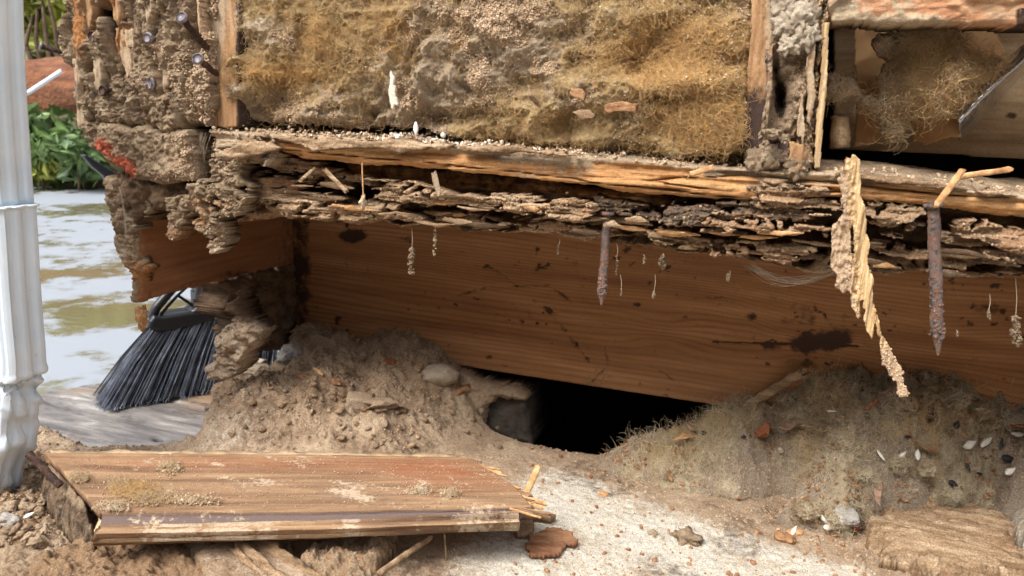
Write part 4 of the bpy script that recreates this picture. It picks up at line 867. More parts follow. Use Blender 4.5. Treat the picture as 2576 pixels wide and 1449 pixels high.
nail('bent_nail', onY(499, 149, -.036), onY(545, 186, -.014), .0020, 'darkrust', 'dark nail with a grey round head leaning against the clean stud face', .0036, False, 6, .12, GN, 'steel')
nail('side_nail', onY(104, 117, -.020), onY(182, 138, -.005), .0017, 'darkrust', 'dark nail with a silvery head poking out of the left side of the post', .0032, False, 7, .1, GN, 'steel')
for k, (x, y, r_, l) in enumerate([(374, 210, .0048, 'grey round nail head in a dark pit at the centre of the rotten post'), (259, 227, .0040, 'dusty brown nail head left of the centre of the rotten post'),
                                   (233, 92, .0042, 'dark rusty nail head high on the left of the rotten post'), (372, 95, .0036, 'small grey nail head near the top of the rotten post')]):
    c = onY(x, y, -.016)
    t = tube('nail_head', [c+[0, .007, 0], c+[0, .002, 0], c+[0, .001, 0], c, c+[0, -.0012, 0]], [r_*.45, r_*.45, r_, r_, r_*.75], M['steel' if k in (0, 3) else 'darkrust'], None, 22, 12, .1, 300, k, fdir=(0, 0, 1))
    tag(t, l, 'nail', GN)
sn = nail('stud_nail', onY(1943, 336, -.022), onY(1946, 352, -.006), .0022, 'darkrust', 'orange brown nail with a mushroomed dusty head low on the wall stud', None, False, 9, .2, GN)
chunk('head', onY(1943, 335, -.022), (.0046, .0030, .0024), M['crust'], sn, rough=.35, seed=5, fine=.2)

# ================================================================== HANGING SPLINTER
hp = [(2143, 378), (2158, 398), (2166, 440), (2170, 503), (2178, 575), (2186, 652), (2195, 709), (2198, 752), (2208, 804), (2218, 834), (2237, 876), (2256, 914), (2289, 994), (2260, 1002), (2256, 967), (2237, 938), (2218, 910), (2211, 862), (2201, 806), (2197, 824), (2195, 858), (2181, 832), (2176, 790), (2171, 753), (2160, 757), (2160, 797), (2150, 785), (2143, 753), (2141, 728), (2117, 742), (2105, 722), (2103, 690), (2090, 672), (2092, 632), (2093, 575), (2108, 548), (2117, 540), (2115, 503), (2110, 452), (2122, 441), (2128, 394), (2138, 398), (2141, 420)]
sp = empty('hanging_splinter', onY(2150, 400, -.02), 'long pale torn splinter dangling from the plate in front of the dark recess', 'splinter')
_, qV, qI = relief('splinter_wood', Pl('Y', -.022), hp, M['splinter'], sp, cell=.00038, thick=.0028, h=lambda S, T, d, U, V: .0050*(fb((S-.05*T)*420, T*26, 4, 3)-.5)+.0034*(fb(S*500, T*420, 3, 4)-.5)*ss(2168, 2140, U-.05*(V-500))+.0012*(fb(S*1200, T*90, 2, 5)-.5),
       edge=(.0022, 200, 130), rnd=.0007, hole=lambda S, T, U, V: .0005*(abs(U-(2143+.03*(V-560)))-3.5+6*ss(55, 30, abs(V-610))*-1+6),
       attrs=dict(dust=lambda S, T, d, U, V, H: .62*ss(2150, 2120, U-.05*(V-500))+.65*ss(860, 900, V)+.15), ret=True)
i_ = pick(ss(2160, 2130, qI['U']-.05*(qI['V']-500))+.6*(qI['V'] > 860), 800, 3); crumbs('clinging_grit', qV[i_], (.0002, .0008), M['crumb'], sp, seed=3)
tag(relief('brown_flake', Pl('Y', -.020), [(2122, 405), (2130, 392), (2140, 402), (2141, 430), (2130, 446), (2120, 440)], M['redchip'], sp, cell=.0005, thick=.002, edge=(.0008, 200, 200), rnd=.001), 'reddish brown flake')

# slivers lying on the plate
def stick(name, p, q_, w_, mt, label, cat='splinter', grp=None, flat=.5, seed=0, rough=.2, ragged=.003, parent=None, mid=None):
    pts = [p, q_] if mid is None else [p, mid, q_]
    t = tube(name, pts, [w_*.5, w_, w_*.8] if mid is not None else [w_*.7, w_*.7], M[mt], parent, 9, 40, rough, 250, seed, flat, ragged=ragged)
    return tag(t, label, cat, grp) if parent is None else t
stick('wood_sliver', onY(2420, 430, -.020), onY(2358, 512, -.030), .0022, 'sliver', 'thin pale sliver leaning over the plate front above the thick rusty nail', seed=1)
stick('wood_sliver', onY(2405, 446, -.006), onY(2533, 427, -.002), .0020, 'sliver', 'thin pale sliver lying flat on the dusty plate top at the right', seed=2)
stick('wood_sliver', onY(1738, 438, -.020), onY(1788, 422, -.018), .0020, 'sliver', 'short curled pale shaving on the golden plate below the dark side of the stud', seed=3, flat=.3)
stick('wood_sliver', onY(911, 420, -.022), onY(914, 500, -.022), .0007, 'sliver', 'hair thin sliver with a crumb at its tip hanging below the left of the plate', seed=4)
chunk_ = tag(chunk('dirt_crumb', onY(913, 508, -.022), (.0020, .0016, .0042), M['crumb'], rough=.5, seed=4), 'pale grain clump at the tip of the hair thin hanging sliver', 'crumb')
stick('bark_strand', onY(1092, 440, -.020), onY(1103, 482, -.022), .0026, 'crust', 'crusted short strand hanging off the lower edge of the golden plate', 'splinter', seed=6, rough=.4)
stick('wood_sliver', onY(820, 430, -.014), onY(868, 478, -.016), .0022, 'flake', 'forked grey shred poking from the hollow sill at the left', seed=7, rough=.35)
stick('wood_sliver', onY(760, 450, -.014), onY(790, 425, -.004), .0020, 'flake', 'pointed grey shred left of the forked one in the sill hollow', seed=8, rough=.35)
tag(relief('pale_splinter', Pl('Y', -.024), [(980, 172), (990, 196), (996, 240), (1000, 268), (992, 262), (989, 278), (982, 276), (976, 230), (978, 200)], M['pale_crumb'], cell=.0004, thick=.0015, edge=(.0012, 200, 200), rnd=.001), 'whitish ragged splinter standing on the amber insulation', 'splinter')
tag(relief('wood_chip', Pl('Y', -.024), [(1428, 238), (1436, 222), (1462, 220), (1476, 236), (1470, 256), (1455, 252)], M['chip'], cell=.0004, thick=.0015, edge=(.001, 200, 200), rnd=.001), 'pinkish triangular chip stuck on the amber insulation', 'wood chip')
tag(relief('wood_chip', Pl('Y', -.026), [(1516, 262), (1560, 254), (1604, 262), (1598, 282), (1560, 280), (1530, 288), (1520, 276)], M['chip'], cell=.0004, thick=.004, h=lambda S, T, d, U, V: .003*(fb(S*60, T*500, 3, 3)-.5), edge=(.0014, 150, 300), rnd=.001), 'layered reddish wood chip under the fold of the amber insulation', 'wood chip')
tag(relief('wood_chip', Pl('Y', -.022), [(1440, 282), (1480, 276), (1500, 284), (1490, 300), (1462, 302)], M['flake'], cell=.0004, thick=.003, edge=(.0014, 150, 300), rnd=.001), 'small grey layered chip left of the reddish one on the insulation', 'wood chip')
stick('wood_sliver', onY(1330, 218, -.024), onY(1352, 262, -.022), .0014, 'flake', 'narrow grey shred bent across the middle of the amber insulation', seed=9, rough=.3, mid=onY(1334, 240, -.026))
tag(chunk('white_grain', onY(1046, 325, -.014), (.0014, .0012, .0036), M['pebble_w'], seed=2, rough=.3), 'white block shaped crumb standing on the left of the plate', 'crumb')
tag(chunk('white_grain', onY(1115, 340, -.014), (.0015, .0013, .0016), M['pebble_w'], seed=3, rough=.3), 'round white crumb right of the standing white block on the plate', 'crumb')
tag(chunk('white_grain', onY(1000, 343, -.014), (.0024, .0015, .0016), M['pebble_w'], seed=5, rough=.3), 'broad white crumb left of the standing white block on the plate', 'crumb')

# ---------------- crumbs hanging on cobweb threads
def hanger(x, y0, y1, y2, sz, label, Y=.004, seed=1):
    top = onY(x, y0, Y); mid = onY(x+(seed % 3-1)*3, y1, Y); t = empty('hanging_crumb', top, label, 'crumb', 'crumbs hanging on cobweb threads')
    tube('thread', [top, (top+mid)/2+[.0005, 0, 0], mid], [.00016]*3, M['web'], t, 5, 12, .2, 300, seed)
    rr = np.random.RandomState(seed); n = 8
    pts = np.array([onY(x+(seed % 3-1)*3+rr.uniform(-1, 1)*sz*2600*(.3+.7*k/n), y1+(y2-y1)*k/n, Y) for k in range(n+1)])
    cc = [chunk('crumb', p, (sz*(.3+.7*rr.rand()), sz*.4, sz*(.5+.5*rr.rand())), M['crust'], t, rot=(rr.rand()*3, rr.rand()*3, 0), rough=.75, fr=3, seed=seed*7+i, sub=2, fine=.5) for i, p in enumerate(pts)]
    return t
hanger(1036, 575, 628, 685, .0021, 'teardrop shaped dust clump on a thread below the left part of the sill', seed=1)
hanger(1094, 566, 582, 640, .0013, 'thin beaded crumb strand right of the teardrop clump', seed=4)
hanger(1648, 690, 735, 747, .0010, 'tiny crumb on a long thread in front of the joist middle', seed=3)
hanger(1560, 690, 728, 742, .0007, 'tiny pale crumb on a thread just right of the middle nail tip', seed=5)
hanger(1836, 680, 692, 703, .0013, 'v shaped pair of crumbs hanging left of the long splinter', seed=6)
hanger(1552, 615, 645, 690, .0009, 'wispy crumb string beside the middle nail', seed=7)
hanger(1618, 640, 648, 662, .0009, 'small pale crumb just below the sill between nail and dust fluff', seed=8)
hanger(1408, 600, 618, 640, .0009, 'little pair of pale crumbs under the sill left of the middle nail', seed=9)
hanger(1668, 636, 648, 668, .0022, 'fluffy brown dust scrap stuck under the sill right of the middle nail', seed=10)
hanger(2490, 740, 780, 800, .0009, 'web strung crumb at the right between nail and photo edge', seed=12)
hanger(2555, 700, 800, 860, .0022, 'torn grey web scrap hanging at the right edge of the photo', seed=13)
hanger(2405, 830, 836, 845, .0006, 'minute crumb above the tip of the thick nail', seed=14)
# cobweb sheet sagging below the sill and in the gap by the post
def web(name, x0, y0, x1, y1, sag, n, Y, label, seed=3, jit=12, parent=None):
    rr = np.random.RandomState(seed); Vs = []; Fs = []; c = 0
    for i in range(n):
        a = np.array([x0+rr.randn()*jit, y0+rr.randn()*jit*.4]); b = np.array([x1+rr.randn()*jit, y1+rr.randn()*jit*.4]); s_ = sag*(.7+.5*rr.rand())
        ts = np.linspace(0, 1, 14); P = np.array([onY(a[0]+(b[0]-a[0])*t+s_[0]*4*t*(1-t), a[1]+(b[1]-a[1])*t+s_[1]*4*t*(1-t), Y+rr.randn()*.0006) for t in ts])
        for k in range(3): Vs.append(P+np.array([cos(k*2.1), 0, sin(k*2.1)])*.00008)
        for j in range(13):
            for k in range(3):
                k1 = (k+1) % 3; Fs.append((c+k*14+j, c+k1*14+j, c+k1*14+j+1, c+k*14+j+1))
        c += 42
    return tag(link(name, np.concatenate(Vs), [Fs], M['web'], parent), label, 'cobweb')
web('cobweb', 1890, 668, 2100, 672, np.array([0, 38]), 26, .01, 'grey cobweb sagging under the sill left of the long splinter')
web('cobweb', 512, 335, 506, 470, np.array([-8, 0]), 30, -.006, 'grey cobweb strands in the dark gap between post and plate', 5, 9)
web('cobweb', 300, 470, 316, 590, np.array([4, 0]), 10, -.028, 'single whitish web thread down the eaten left edge of the end joist', 6, 1.5)

# ================================================================== SIDING BOARD ON THE FLOOR
def ln(pts, z): return [onZ(x, y, z) for x, y in pts]
bd = empty('siding_board', onZ(700, 1300, .018), 'weathered brown moulded siding board lying flat on the dusty floor', 'board')
prof = [([(112, 1139), (600, 1143), (1175, 1149)], .0385), ([(118, 1142), (600, 1146), (1200, 1154)], .0400), ([(190, 1215), (750, 1222), (1310, 1225)], .0400), ([(250, 1284), (780, 1281), (1345, 1268)], .0400), ([(256, 1291), (780, 1288), (1330, 1276)], .0392), ([(257, 1301), (780, 1297), (1318, 1284)], .0372),
        ([(250, 1324), (780, 1317), (1300, 1303)], .0350), ([(247, 1332), (780, 1324), (1308, 1308)], .0352), ([(240, 1343), (780, 1333), (1306, 1313)], .0350), ([(234, 1355), (780, 1343), (1306, 1318)], .0310), ([(232, 1362), (780, 1349), (1300, 1323)], .0265), ([(232, 1366), (780, 1352), (1290, 1325)], .0255), ([(235, 1373), (780, 1358), (1280, 1328)], .0200)]
def b_end(u, v, G): return 0*u
def b_disp(u, v, G):
    top = (v < 3.2)
    return (.0012*(fb(u*6, v*60/3, 4, 4)-.5)+.0006*(fb(u*30, v*40, 3, 5)-.5))*top-.003*ss(.985, 1, u)*top+.0016*ss(3, 4, v)*(fb(G[..., 0]*60, G[..., 2]*160, 4, 9)-.5)
bdo = loft('board_top', [ln(p, z) for p, z in prof], M['board'], bd, nu=520, nv=9, thick=-.006, disp=lambda u, v, G: -b_disp(u, v, G),
           attrs=dict(dust=lambda u, v, G: .14+1.3*(fb(G[..., 0]*45, G[..., 1]*90, 4, 6)-.5)+.30*ss(6.8, 7.6, v)*ss(9.2, 8.4, v)*fb(G[..., 0]*120, G[..., 2]*400, 4, 7)*1.6-.3*ss(.35, .0, u)*ss(3.8, 3.2, v),
                      tint=lambda u, v, G: ((.5*np.exp(-((u-.86)/.16)**2-((v-1.6)/.9)**2)*(.3+1.3*fb(G[..., 0]*20, G[..., 1]*140, 4, 3)))+.5*np.exp(-((u-.45)/.5)**2-((v-1.25)/.35)**2)-.1),
                      tintb=lambda u, v, G: 1.0*ss(4.1, 4.6, v)*ss(6.7, 6.2, v)-.1+.45*ss(8.4, 9, v)*ss(10.5, 9.8, v)+.6*np.exp(-((u-.5)/.35)**2-((v-2.2)/.9)**2)*fb(u*5, v*5, 3, 8)*1.4,
                      dark=lambda u, v, G: .25*fb(u*9, v*9, 3, 2)+.55*(v > 10.7)*fb(u*40, v*2, 3, 8)))
# core of the board, a bit smaller than the skin
def zs(d_, z): return [np.array([p[0], p[1], z]) for p in d_]
b0 = ln([(125, 1146), (600, 1148), (1170, 1155)], .034); b1 = ln([(262, 1300), (780, 1296), (1275, 1288)], .030); b2 = ln([(245, 1372), (780, 1357), (1265, 1328)], .0185)
loft('board_underside', [zs(b0, .033), zs(b1, .031), zs(b2, .0245)], M['backboard'], bd, nu=120, nv=14, thick=.003, disp=lambda u, v, G: -.004*fb(u*30, v*20, 4, 3), attrs=dict(dark=lambda u, v, G: .3+0*u))
# splintered right end
re_ = np.random.RandomState(9)
for k in range(54):
    t_ = re_.rand(); x0 = 1180+150*t_ if t_ < .7 else 1290+re_.rand()*25; y0 = 1150+t_*130
    a = onZ(x0-25, y0, .0385); l_ = .008+.018*re_.rand()**1.5; b = a+np.array([l_, l_*(.05-.12*re_.rand()), -.002*re_.rand()])
    stick('end_splinter', a, b, .0011+.0012*re_.rand(), 'sliver' if k % 3 else 'board', None, parent=bd, seed=k, flat=.5, rough=.35)
stick('end_splinter', onZ(1318, 1252, .034), onZ(1352, 1180, .046), .0032, 'sliver', None, parent=bd, seed=77, flat=.5, rough=.3, ragged=.004)
# eaten left end
_, eV, eI = relief('eaten_end', Pl('Z', .018), [(112, 1160), (150, 1172), (190, 1225), (240, 1280), (262, 1300), (250, 1345), (236, 1378), (205, 1345), (150, 1295), (108, 1235), (100, 1195)], M['crust'], bd, cell=.0006, thick=.012,
       h=lambda S, T, d, U, V: np.minimum(.018, 1.4*d)+.010*(fb(S*70, T*70, 4, 3)-.5)+.008*(rg(S*120, T*90, 3, 4)-.5)-.010*gs(U, V, 232, 1300, 14, 20), edge=(.004, 100, 100), rnd=.014, attrs=dict(tint=lambda S, T, d, U, V, H: .2, dark=lambda S, T, d, U, V, H: .55*ss(.016, .006, H)), ret=True)
nail('dark_nail', onZ(72, 1142, .052), onZ(152, 1222, .034), .0024, 'darkrust', 'dark bent nail running from the downspout into the eaten end of the siding board', None, False, 8, .15, GN)
def tuft(name, spots, z, n, label, mats=('fib_gold', 'fib_tan'), L=(.002, .006), seed=5, cr=500, mt='batt', cat='tuft'):
    rr = np.random.RandomState(seed); P = []
    for (x, y, a, b, k) in spots:
        q = rr.randn(int(n*k), 2); P.append(np.array([onZ(x+u_[0]*a*.45, y+u_[1]*b*.45, z) for u_ in q]))
    P = np.concatenate(P); t = empty(name, P.mean(0), label, cat)
    N = np.tile([0, 0, 1.], (len(P), 1)); P[:, 2] += np.abs(rr.randn(len(P)))*.0012
    h_ = len(P)//2
    fibres('strands', P[:h_], N[:h_], L, .00010, M[mats[0]], t, seed, 1.5, .6); fibres('pale_strands', P[h_:], N[h_:], L, .00009, M[mats[1]], t, seed+1, 1.5, .6)
    crumbs('crumbs', P[rr.randint(0, len(P), cr)], (.0003, .0011), M['crumb'], t, seed=seed)
    return t
tuft('wool_tuft', [(335, 1235, 60, 22, 1), (380, 1255, 60, 20, .8), (300, 1222, 30, 14, .4)], .0405, 1500, 'olive yellow wool tuft lying near the left end of the siding board')
tuft('dust_tuft', [(200, 1205, 26, 10, 1)], .0405, 500, 'small dark fluff in the far left corner of the siding board', ('fib_tan', 'fib_tan'), seed=7, cr=250)
tuft('dust_tuft', [(428, 1178, 30, 16, 1)], .0405, 500, 'round grey dust nest on the back edge of the siding board', ('fib_tan', 'fib_tan'), seed=8, cr=420)
tuft('dust_tuft', [(490, 1262, 60, 9, 1), (285, 1278, 40, 10, .6)], .0405, 450, 'crumbly dust along the moulding near the wool tuft', ('fib_tan', 'fib_pale'), seed=9, cr=900)
tuft('dust_tuft', [(1130, 1245, 26, 10, 1), (1060, 1237, 26, 8, .6)], .0405, 260, 'pair of crumb heaps near the splintered right end of the siding board', ('fib_tan', 'fib_pale'), seed=10, cr=420)
r5 = np.random.RandomState(6); P = np.array([onZ(270-110*(1-b)+(1010+90*(1-b))*a, 1152+124*b, .0406) for a, b in r5.rand(1300, 2)])
crumbs('board_dust', P, (.0002, .0006), M['crumb'], bd, seed=12)

# ================================================================== OLD PLANK, BROOM
pk = tag(relief('weathered_plank', Pl('Z', PLZ), [(40, 1010), (120, 985), (230, 965), (300, 978), (420, 960), (560, 945), (680, 930), (760, 1010), (640, 1090), (520, 1128), (430, 1133), (330, 1142), (200, 1150), (40, 1150)], M['planks'], cell=.0012, thick=.022,
         h=lambda S, T, d, U, V: .004*(fb(S*12, T*60, 4, 3)-.5)-.004*gs(U, V, 400, 1104, 16, 5), edge=(.004, 40, 60), rnd=.003,
         attrs=dict(tint=lambda S, T, d, U, V, H: .9*gs(U, V, 560, 1000, 110, 40)+.5*gs(U, V, 200, 985, 60, 10)+.4*gs(U, V, 150, 1110, 60, 20), dark=lambda S, T, d, U, V, H: 1.1*gs(U, V, 398, 1103, 15, 4)+.45*gs(U, V, 480, 1040, 90, 20)+.35*(fb(S*10, T*40, 3, 9) > .6))), 'grey weathered wet plank under the broom', 'plank')
A0, A1 = onZ(240, 1022, PLZ+.002), onZ(560, 962, PLZ+.002)
ax = A1-A0; ax[2] = 0; ax /= np.linalg.norm(ax); bn = np.cross(ax, [0, 0, 1.])
Bp = Pl('G', (A0, ax, (0, 0, 1), bn))
def onB(x, y, o=0): S, T = Bp.st(x, y); return Bp.P(np.float64(S), np.float64(T), o)
br = empty('broom', onB(420, 990), 'black broom with flared grey bristles standing on the plank outside, behind the end joist', 'broom')
relief('head_bar', Bp, [(366, 818), (368, 804), (380, 788), (400, 790), (480, 778), (600, 757), (700, 738), (704, 760), (600, 786), (500, 808), (430, 826), (388, 830)], M['black'], br, cell=.0012, thick=.014, edge=(0, 1, 1), rnd=.004,
       h=lambda S, T, d, U, V: .012+0*S)
relief('handle_socket', Bp, [(488, 660), (527, 660), (528, 780), (478, 790), (470, 778), (486, 768)], M['black'], br, cell=.0012, thick=.012, edge=(0, 1, 1), rnd=.006, h=lambda S, T, d, U, V: .012+0*S)
for k, (pts, r_) in enumerate([([(376, 806), (392, 772), (430, 728), (470, 688), (500, 640)], .0048), ([(400, 795), (420, 770), (446, 742), (484, 768)], .0016), ([(446, 742), (470, 720), (490, 700)], .0014),
                              ([(527, 752), (548, 730), (575, 708), (600, 700)], .0016), ([(700, 748), (680, 710), (640, 670), (560, 640), (500, 640)], .0048)]):
    tube('brace', [onB(x, y, .002) for x, y in pts], [r_]*len(pts), M['black'], br, 10, 30, 0, 1, k)
hb = onB(507, 700); tube('handle', [hb, hb+[.02, .05, .5], hb+[.03, .13, 1.15]], [.011]*3, M['black'], br, 14, 12, 0, 1)
def bristles(name, n, mt, seed, off):
    rr = np.random.RandomState(seed); Vs = []; Fs = []; c = 0
    for i in range(n):
        t0 = rr.rand(); g_ = round(t0*26)/26; t1 = t0*.45+g_*.55+rr.randn()*.008; o_ = off+rr.uniform(-.012, .012)
        top = onB(384+316*g_+rr.randn()*2.5, 822-78*g_, o_*.6)
        bx_ = 243+430*t1; bot = onB(bx_, 1021-64*t1-3*rr.rand()+(0 if rr.rand() > .2 else -8*rr.rand()), o_*1.6)
        bot[2] = max(bot[2], PLZ+.001); md = top*.5+bot*.5+[0, 0, .004]; r_ = .00055
        for p, w_ in ((top, 1), (md, 1), (bot+(md-bot)*.1, .9), (bot+np.append(rr.randn(2)*.0025, .001), .5)):
            for k in range(3): Vs.append(p+ax*cos(k*2.1)*r_*w_+bn*sin(k*2.1)*r_*w_)
        for j in range(3):
            for k in range(3): Fs.append((c+j*3+k, c+j*3+(k+1) % 3, c+j*3+3+(k+1) % 3, c+j*3+3+k))
        c += 12
    return tag(link(name, Vs, [Fs], M[mt], br), kind='stuff')
bristles('bristles', 1500, 'bristle', 3, .004); bristles('dark_bristles', 1700, 'bristle_dark', 4, -.006)
# dark lump filling the space under the plank edge
tag(chunk('dark_lump', onZ(470, 1128, -.045)+[0, .01, 0], (.05, .02, .012), M['core'], rough=.2, seed=3), 'dark lump under the edge of the grey plank', 'wood')

# ================================================================== DOWNSPOUT
ds = empty('downspout', onY(20, 1400, -.09), 'white fluted metal downspout crumpled at its lower end, at the left edge', 'downspout')
def spout(vs, xr, Y=-.10, fl=.0052, amp=.0011, dep=.024, so=0):
    rows = []
    for v, x in zip(vs, xr):
        B = onY(x, v, Y+dep); row = [B+[-.012, .006, 0], B+[-.003, .003, 0]]
        for y_ in np.arange(0, dep-.003, .0008): row.append(B+[amp*np.tanh(2.2*sin(y_/fl*pi+.6)), -y_, 0])
        row += [B+[-.0006, -dep+.0014, 0], B+[-.0022, -dep, 0]]
        for e in np.arange(.004, .09, .0008): row.append(B+[-e, -dep+amp*np.tanh(2.2*sin(e/fl*pi)), 0])
        rows.append(row)
    return rows
def crum(u, v, G): return .004*(fb(G[..., 0]*30, G[..., 2]*60, 3, 4)-.5)*ss(.10, .02, abs(G[..., 2]-.10))
loft('upper_pipe', spout([-60, 0, 100, 250, 400, 516], [50, 56, 59, 66, 76, 84], -.100, amp=.0006), M['white'], ds, nu=380, nv=6, thick=.001)
V2 = [512, 516, 524, 600, 700, 800, 880, 912, 928, 938, 946, 965, 1000, 1050, 1100, 1150, 1200, 1250, 1300, 1380]
X2 = [96, 99, 98, 103, 108, 115, 122, 123, 121, 115, 112, 111, 106, 97, 88, 74, 52, 28, 4, -40]
loft('lower_sleeve', spout(V2, [x-9+max(0, v-1000)*.06 for v, x in zip(V2, X2)], -.1025), M['white'], ds, nu=420, nv=7, thick=.001,
     disp=lambda u, v, G: .0*u+(.0006+.0018*fb(u*7, v*.5, 3, 2))*np.exp(-((v-8.6+1.2*(fb(u*5, 0*u, 2, 3)-.5))/.9)**2)-.0055*np.exp(-((v-9.8+1.5*(fb(u*5, 0*u, 2, 3)-.5))/.5)**2)-.003*np.exp(-((v-11.5+u*2)/.5)**2)+.008*(fb(u*6+v*.8, v*.9, 3, 5)-.5)*ss(8, 10, v)+.003*np.exp(-((v-13.2-u*3)/.5)**2)+.0015*np.exp(-((v-1)/.4)**2))

# ================================================================== GARDEN
def leaves(name, C_, R_, n, size, mt, parent, seed=1, flat=1.):
    rr = np.random.RandomState(seed); d = rr.randn(n, 3); d /= np.linalg.norm(d, axis=1, keepdims=True)
    cl = rr.randn(40, 3); cl /= np.linalg.norm(cl, axis=1, keepdims=True); cl *= rr.rand(40, 1)**.4
    P = cl[rr.randint(0, 40, n)]+rr.randn(n, 3)*.2; P = P*np.array(R_)+np.array(C_); P[:, 2] = np.maximum(P[:, 2], GZ)
    a = rr.randn(n, 3); a /= np.linalg.norm(a, axis=1, keepdims=True); b = np.cross(a, rr.randn(n, 3)); b /= np.linalg.norm(b, axis=1, keepdims=True); c = np.cross(a, b)
    s_ = (size*(.5+.8*rr.rand(n)))[:, None]
    V = np.stack([P-a*s_, P+b*s_*.4+c*s_*.12, P+a*s_, P-b*s_*.4+c*s_*.12], 1); i = np.arange(n)*4
    F_ = np.concatenate([np.stack([i, i+1, i+2], 1), np.stack([i, i+2, i+3], 1)])
    return tag(link(name, V.reshape(-1, 3), [F_], mt, parent, False), kind=None)
def bush(name, C_, R_, n, size, mt, label, seed=1, grp=None):
    t = empty(name, (C_[0], C_[1], GZ), label, 'plant', grp); leaves('foliage', C_, R_, n, size, M[mt], t, seed)
    rr = np.random.RandomState(seed)
    for k in range(4):
        e = np.array(C_)+np.array(R_)*rr.randn(3)*.5; tube('stem', [(C_[0], C_[1], GZ), (np.array(C_)+e)/2-[0, 0, R_[2]*.3], e], [R_[2]*.03, R_[2]*.02, R_[2]*.008], M['bark'], t, 6, 8, .1, 5, k)
    return t
def far(x, y, dist): d = ray(x, y); return CAM+d/np.linalg.norm(d)*dist
bush('leafy_plant', far(125, 372, 3.5), (.17, .17, .13), 420, .045, 'green', 'bright green leafy plant beside the patio, left of the post', 3)
bush('leafy_plant', far(190, 385, 3.3), (.10, .10, .10), 200, .040, 'green', 'smaller green plant tucked against the left side of the post', 4)
bush('leafy_plant', far(105, 425, 3.4), (.10, .10, .05), 160, .040, 'yellow_green', 'low yellow green plant at the edge of the wet patio', 5)
lg = far(125, 232, 3.9)
chunk('mulch_bank', (lg[0], lg[1]+.5, GZ-.1), (1.6, .8, .50), M['garden'], rough=.15, seed=3)['kind'] = 'structure'
t = tag(tube('fallen_log', [lg+[-.6, .1, -.06], lg+[0, 0, 0], lg+[.7, 0, .02]], [.13, .15, .14], M['log'], None, 20, 50, .15, 4, 3), 'reddish brown log lying behind the green plants', 'log')
tag(tube('white_pole', [far(60, 240, 2.6), far(155, 178, 2.6)], [.006, .006], M['white'], None, 12, 6, 0, 1), 'thin white pole leaning in the garden between downspout and post', 'pole')
k_ = 0
for (x, y, ds_, R_, n, sz, mt) in [(100, 90, 5.0, (.5, .4, .4), 1300, .07, 'yellow_green'), (40, 60, 5.6, (.7, .5, .6), 1200, .08, 'olive'), (170, 60, 5.4, (.6, .5, .6), 1300, .07, 'olive'), (130, 200, 4.9, (.4, .3, .25), 700, .05, 'olive'),
                                (-260, 100, 5.6, (.9, .6, .7), 1000, .09, 'olive'), (420, 80, 6.2, (.9, .6, .7), 1000, .09, 'olive'), (100, -80, 6.5, (1.2, .6, .7), 1500, .1, 'yellow_green')]:
    k_ += 1; bush('garden_bush', far(x, y, ds_), R_, n, sz, mt, ['', 'yellow green bush at the top left behind the white pole', 'olive bush partly behind the downspout', 'olive bush partly behind the rotten post', 'low olive bush above the log',
        'olive bush hidden behind the downspout', 'olive bush hidden behind the corner post', 'tall yellow green bush farthest back in the garden'][k_], 10+k_)
for k in range(4):
    tag(tube('bare_twig', [far(150-k*22, 170, 4.3), far(140-k*25, 80+k*10, 4.3), far(118-k*12, -20+k*20, 4.3)], [.012, .01, .005], M['bark'], None, 6, 8, .1, 5, k), ['pale bare twig nearest the post', 'second pale bare twig from the post', 'third pale bare twig from the post', 'pale bare twig nearest the downspout'][k], 'twig', 'bare twigs in the garden')
fn = empty('light_block_fence', (0, -3.2, GZ), 'added unseen board fence behind the viewer, blocks low sky light', 'light blocker')
box('light_block_boards', (-5, -3.24, GZ), (5, -3.2, 2.25), M['bark'], fn)  # added out of view, dark, to cut low sky light into the recess
# black tray lying on the patio by the post
tr = tag(relief('black_tray', Pl('G', (far(240, 415, 1.6), ax, (0, 0, 1), bn)), [(208, 392), (216, 388), (300, 440), (300, 480), (270, 470), (262, 444), (232, 420)], M['black'], cell=.002, thick=.03, edge=(0, 1, 1), rnd=.002), 'black plastic edge showing behind the left side of the post foot', 'tray')

# ================================================================== WOOL HEAP ON THE FLOOR AT THE RIGHT
def heap_z(X, Y):
    zb = np.interp(X, [-.135, -.10, -.06, -.03, .0, .03, .08, .14, .3], [.004, .014, .028, .040, .054, .066, .080, .088, .09])
    z = zb*(.22+.78*np.clip((Y+.01)/.185, 0, 1)**1.1)+.004
    return z
hp_px = [(1497, 1160), (1530, 1180), (1600, 1200), (1690, 1216), (1800, 1236), (1880, 1250), (1960, 1240), (2020, 1256), (1960, 1280), (1950, 1300), (2010, 1322), (2090, 1330), (2120, 1345), (2190, 1330), (2260, 1322), (2330, 1322), (2400, 1312), (2480, 1300), (2500, 1330), (2760, 1420)]
def seg_dist(S, T, P):
    d = np.full(S.shape, 1e9)
    for (x0, y0), (x1, y1) in zip(P[:-1], P[1:]):
        ex, ey = x1-x0, y1-y0; t = np.clip(((S-x0)*ex+(T-y0)*ey)/(ex*ex+ey*ey), 0, 1); d = np.minimum(d, np.hypot(S-x0-t*ex, T-y0-t*ey))
    return d
hp_w = [tuple(onZ(x, y, .004)[:2]) for x, y in hp_px]+[(.34, .19), (-.045, .19), (-.066, .178), (-.085, .165), (-.105, .150)]
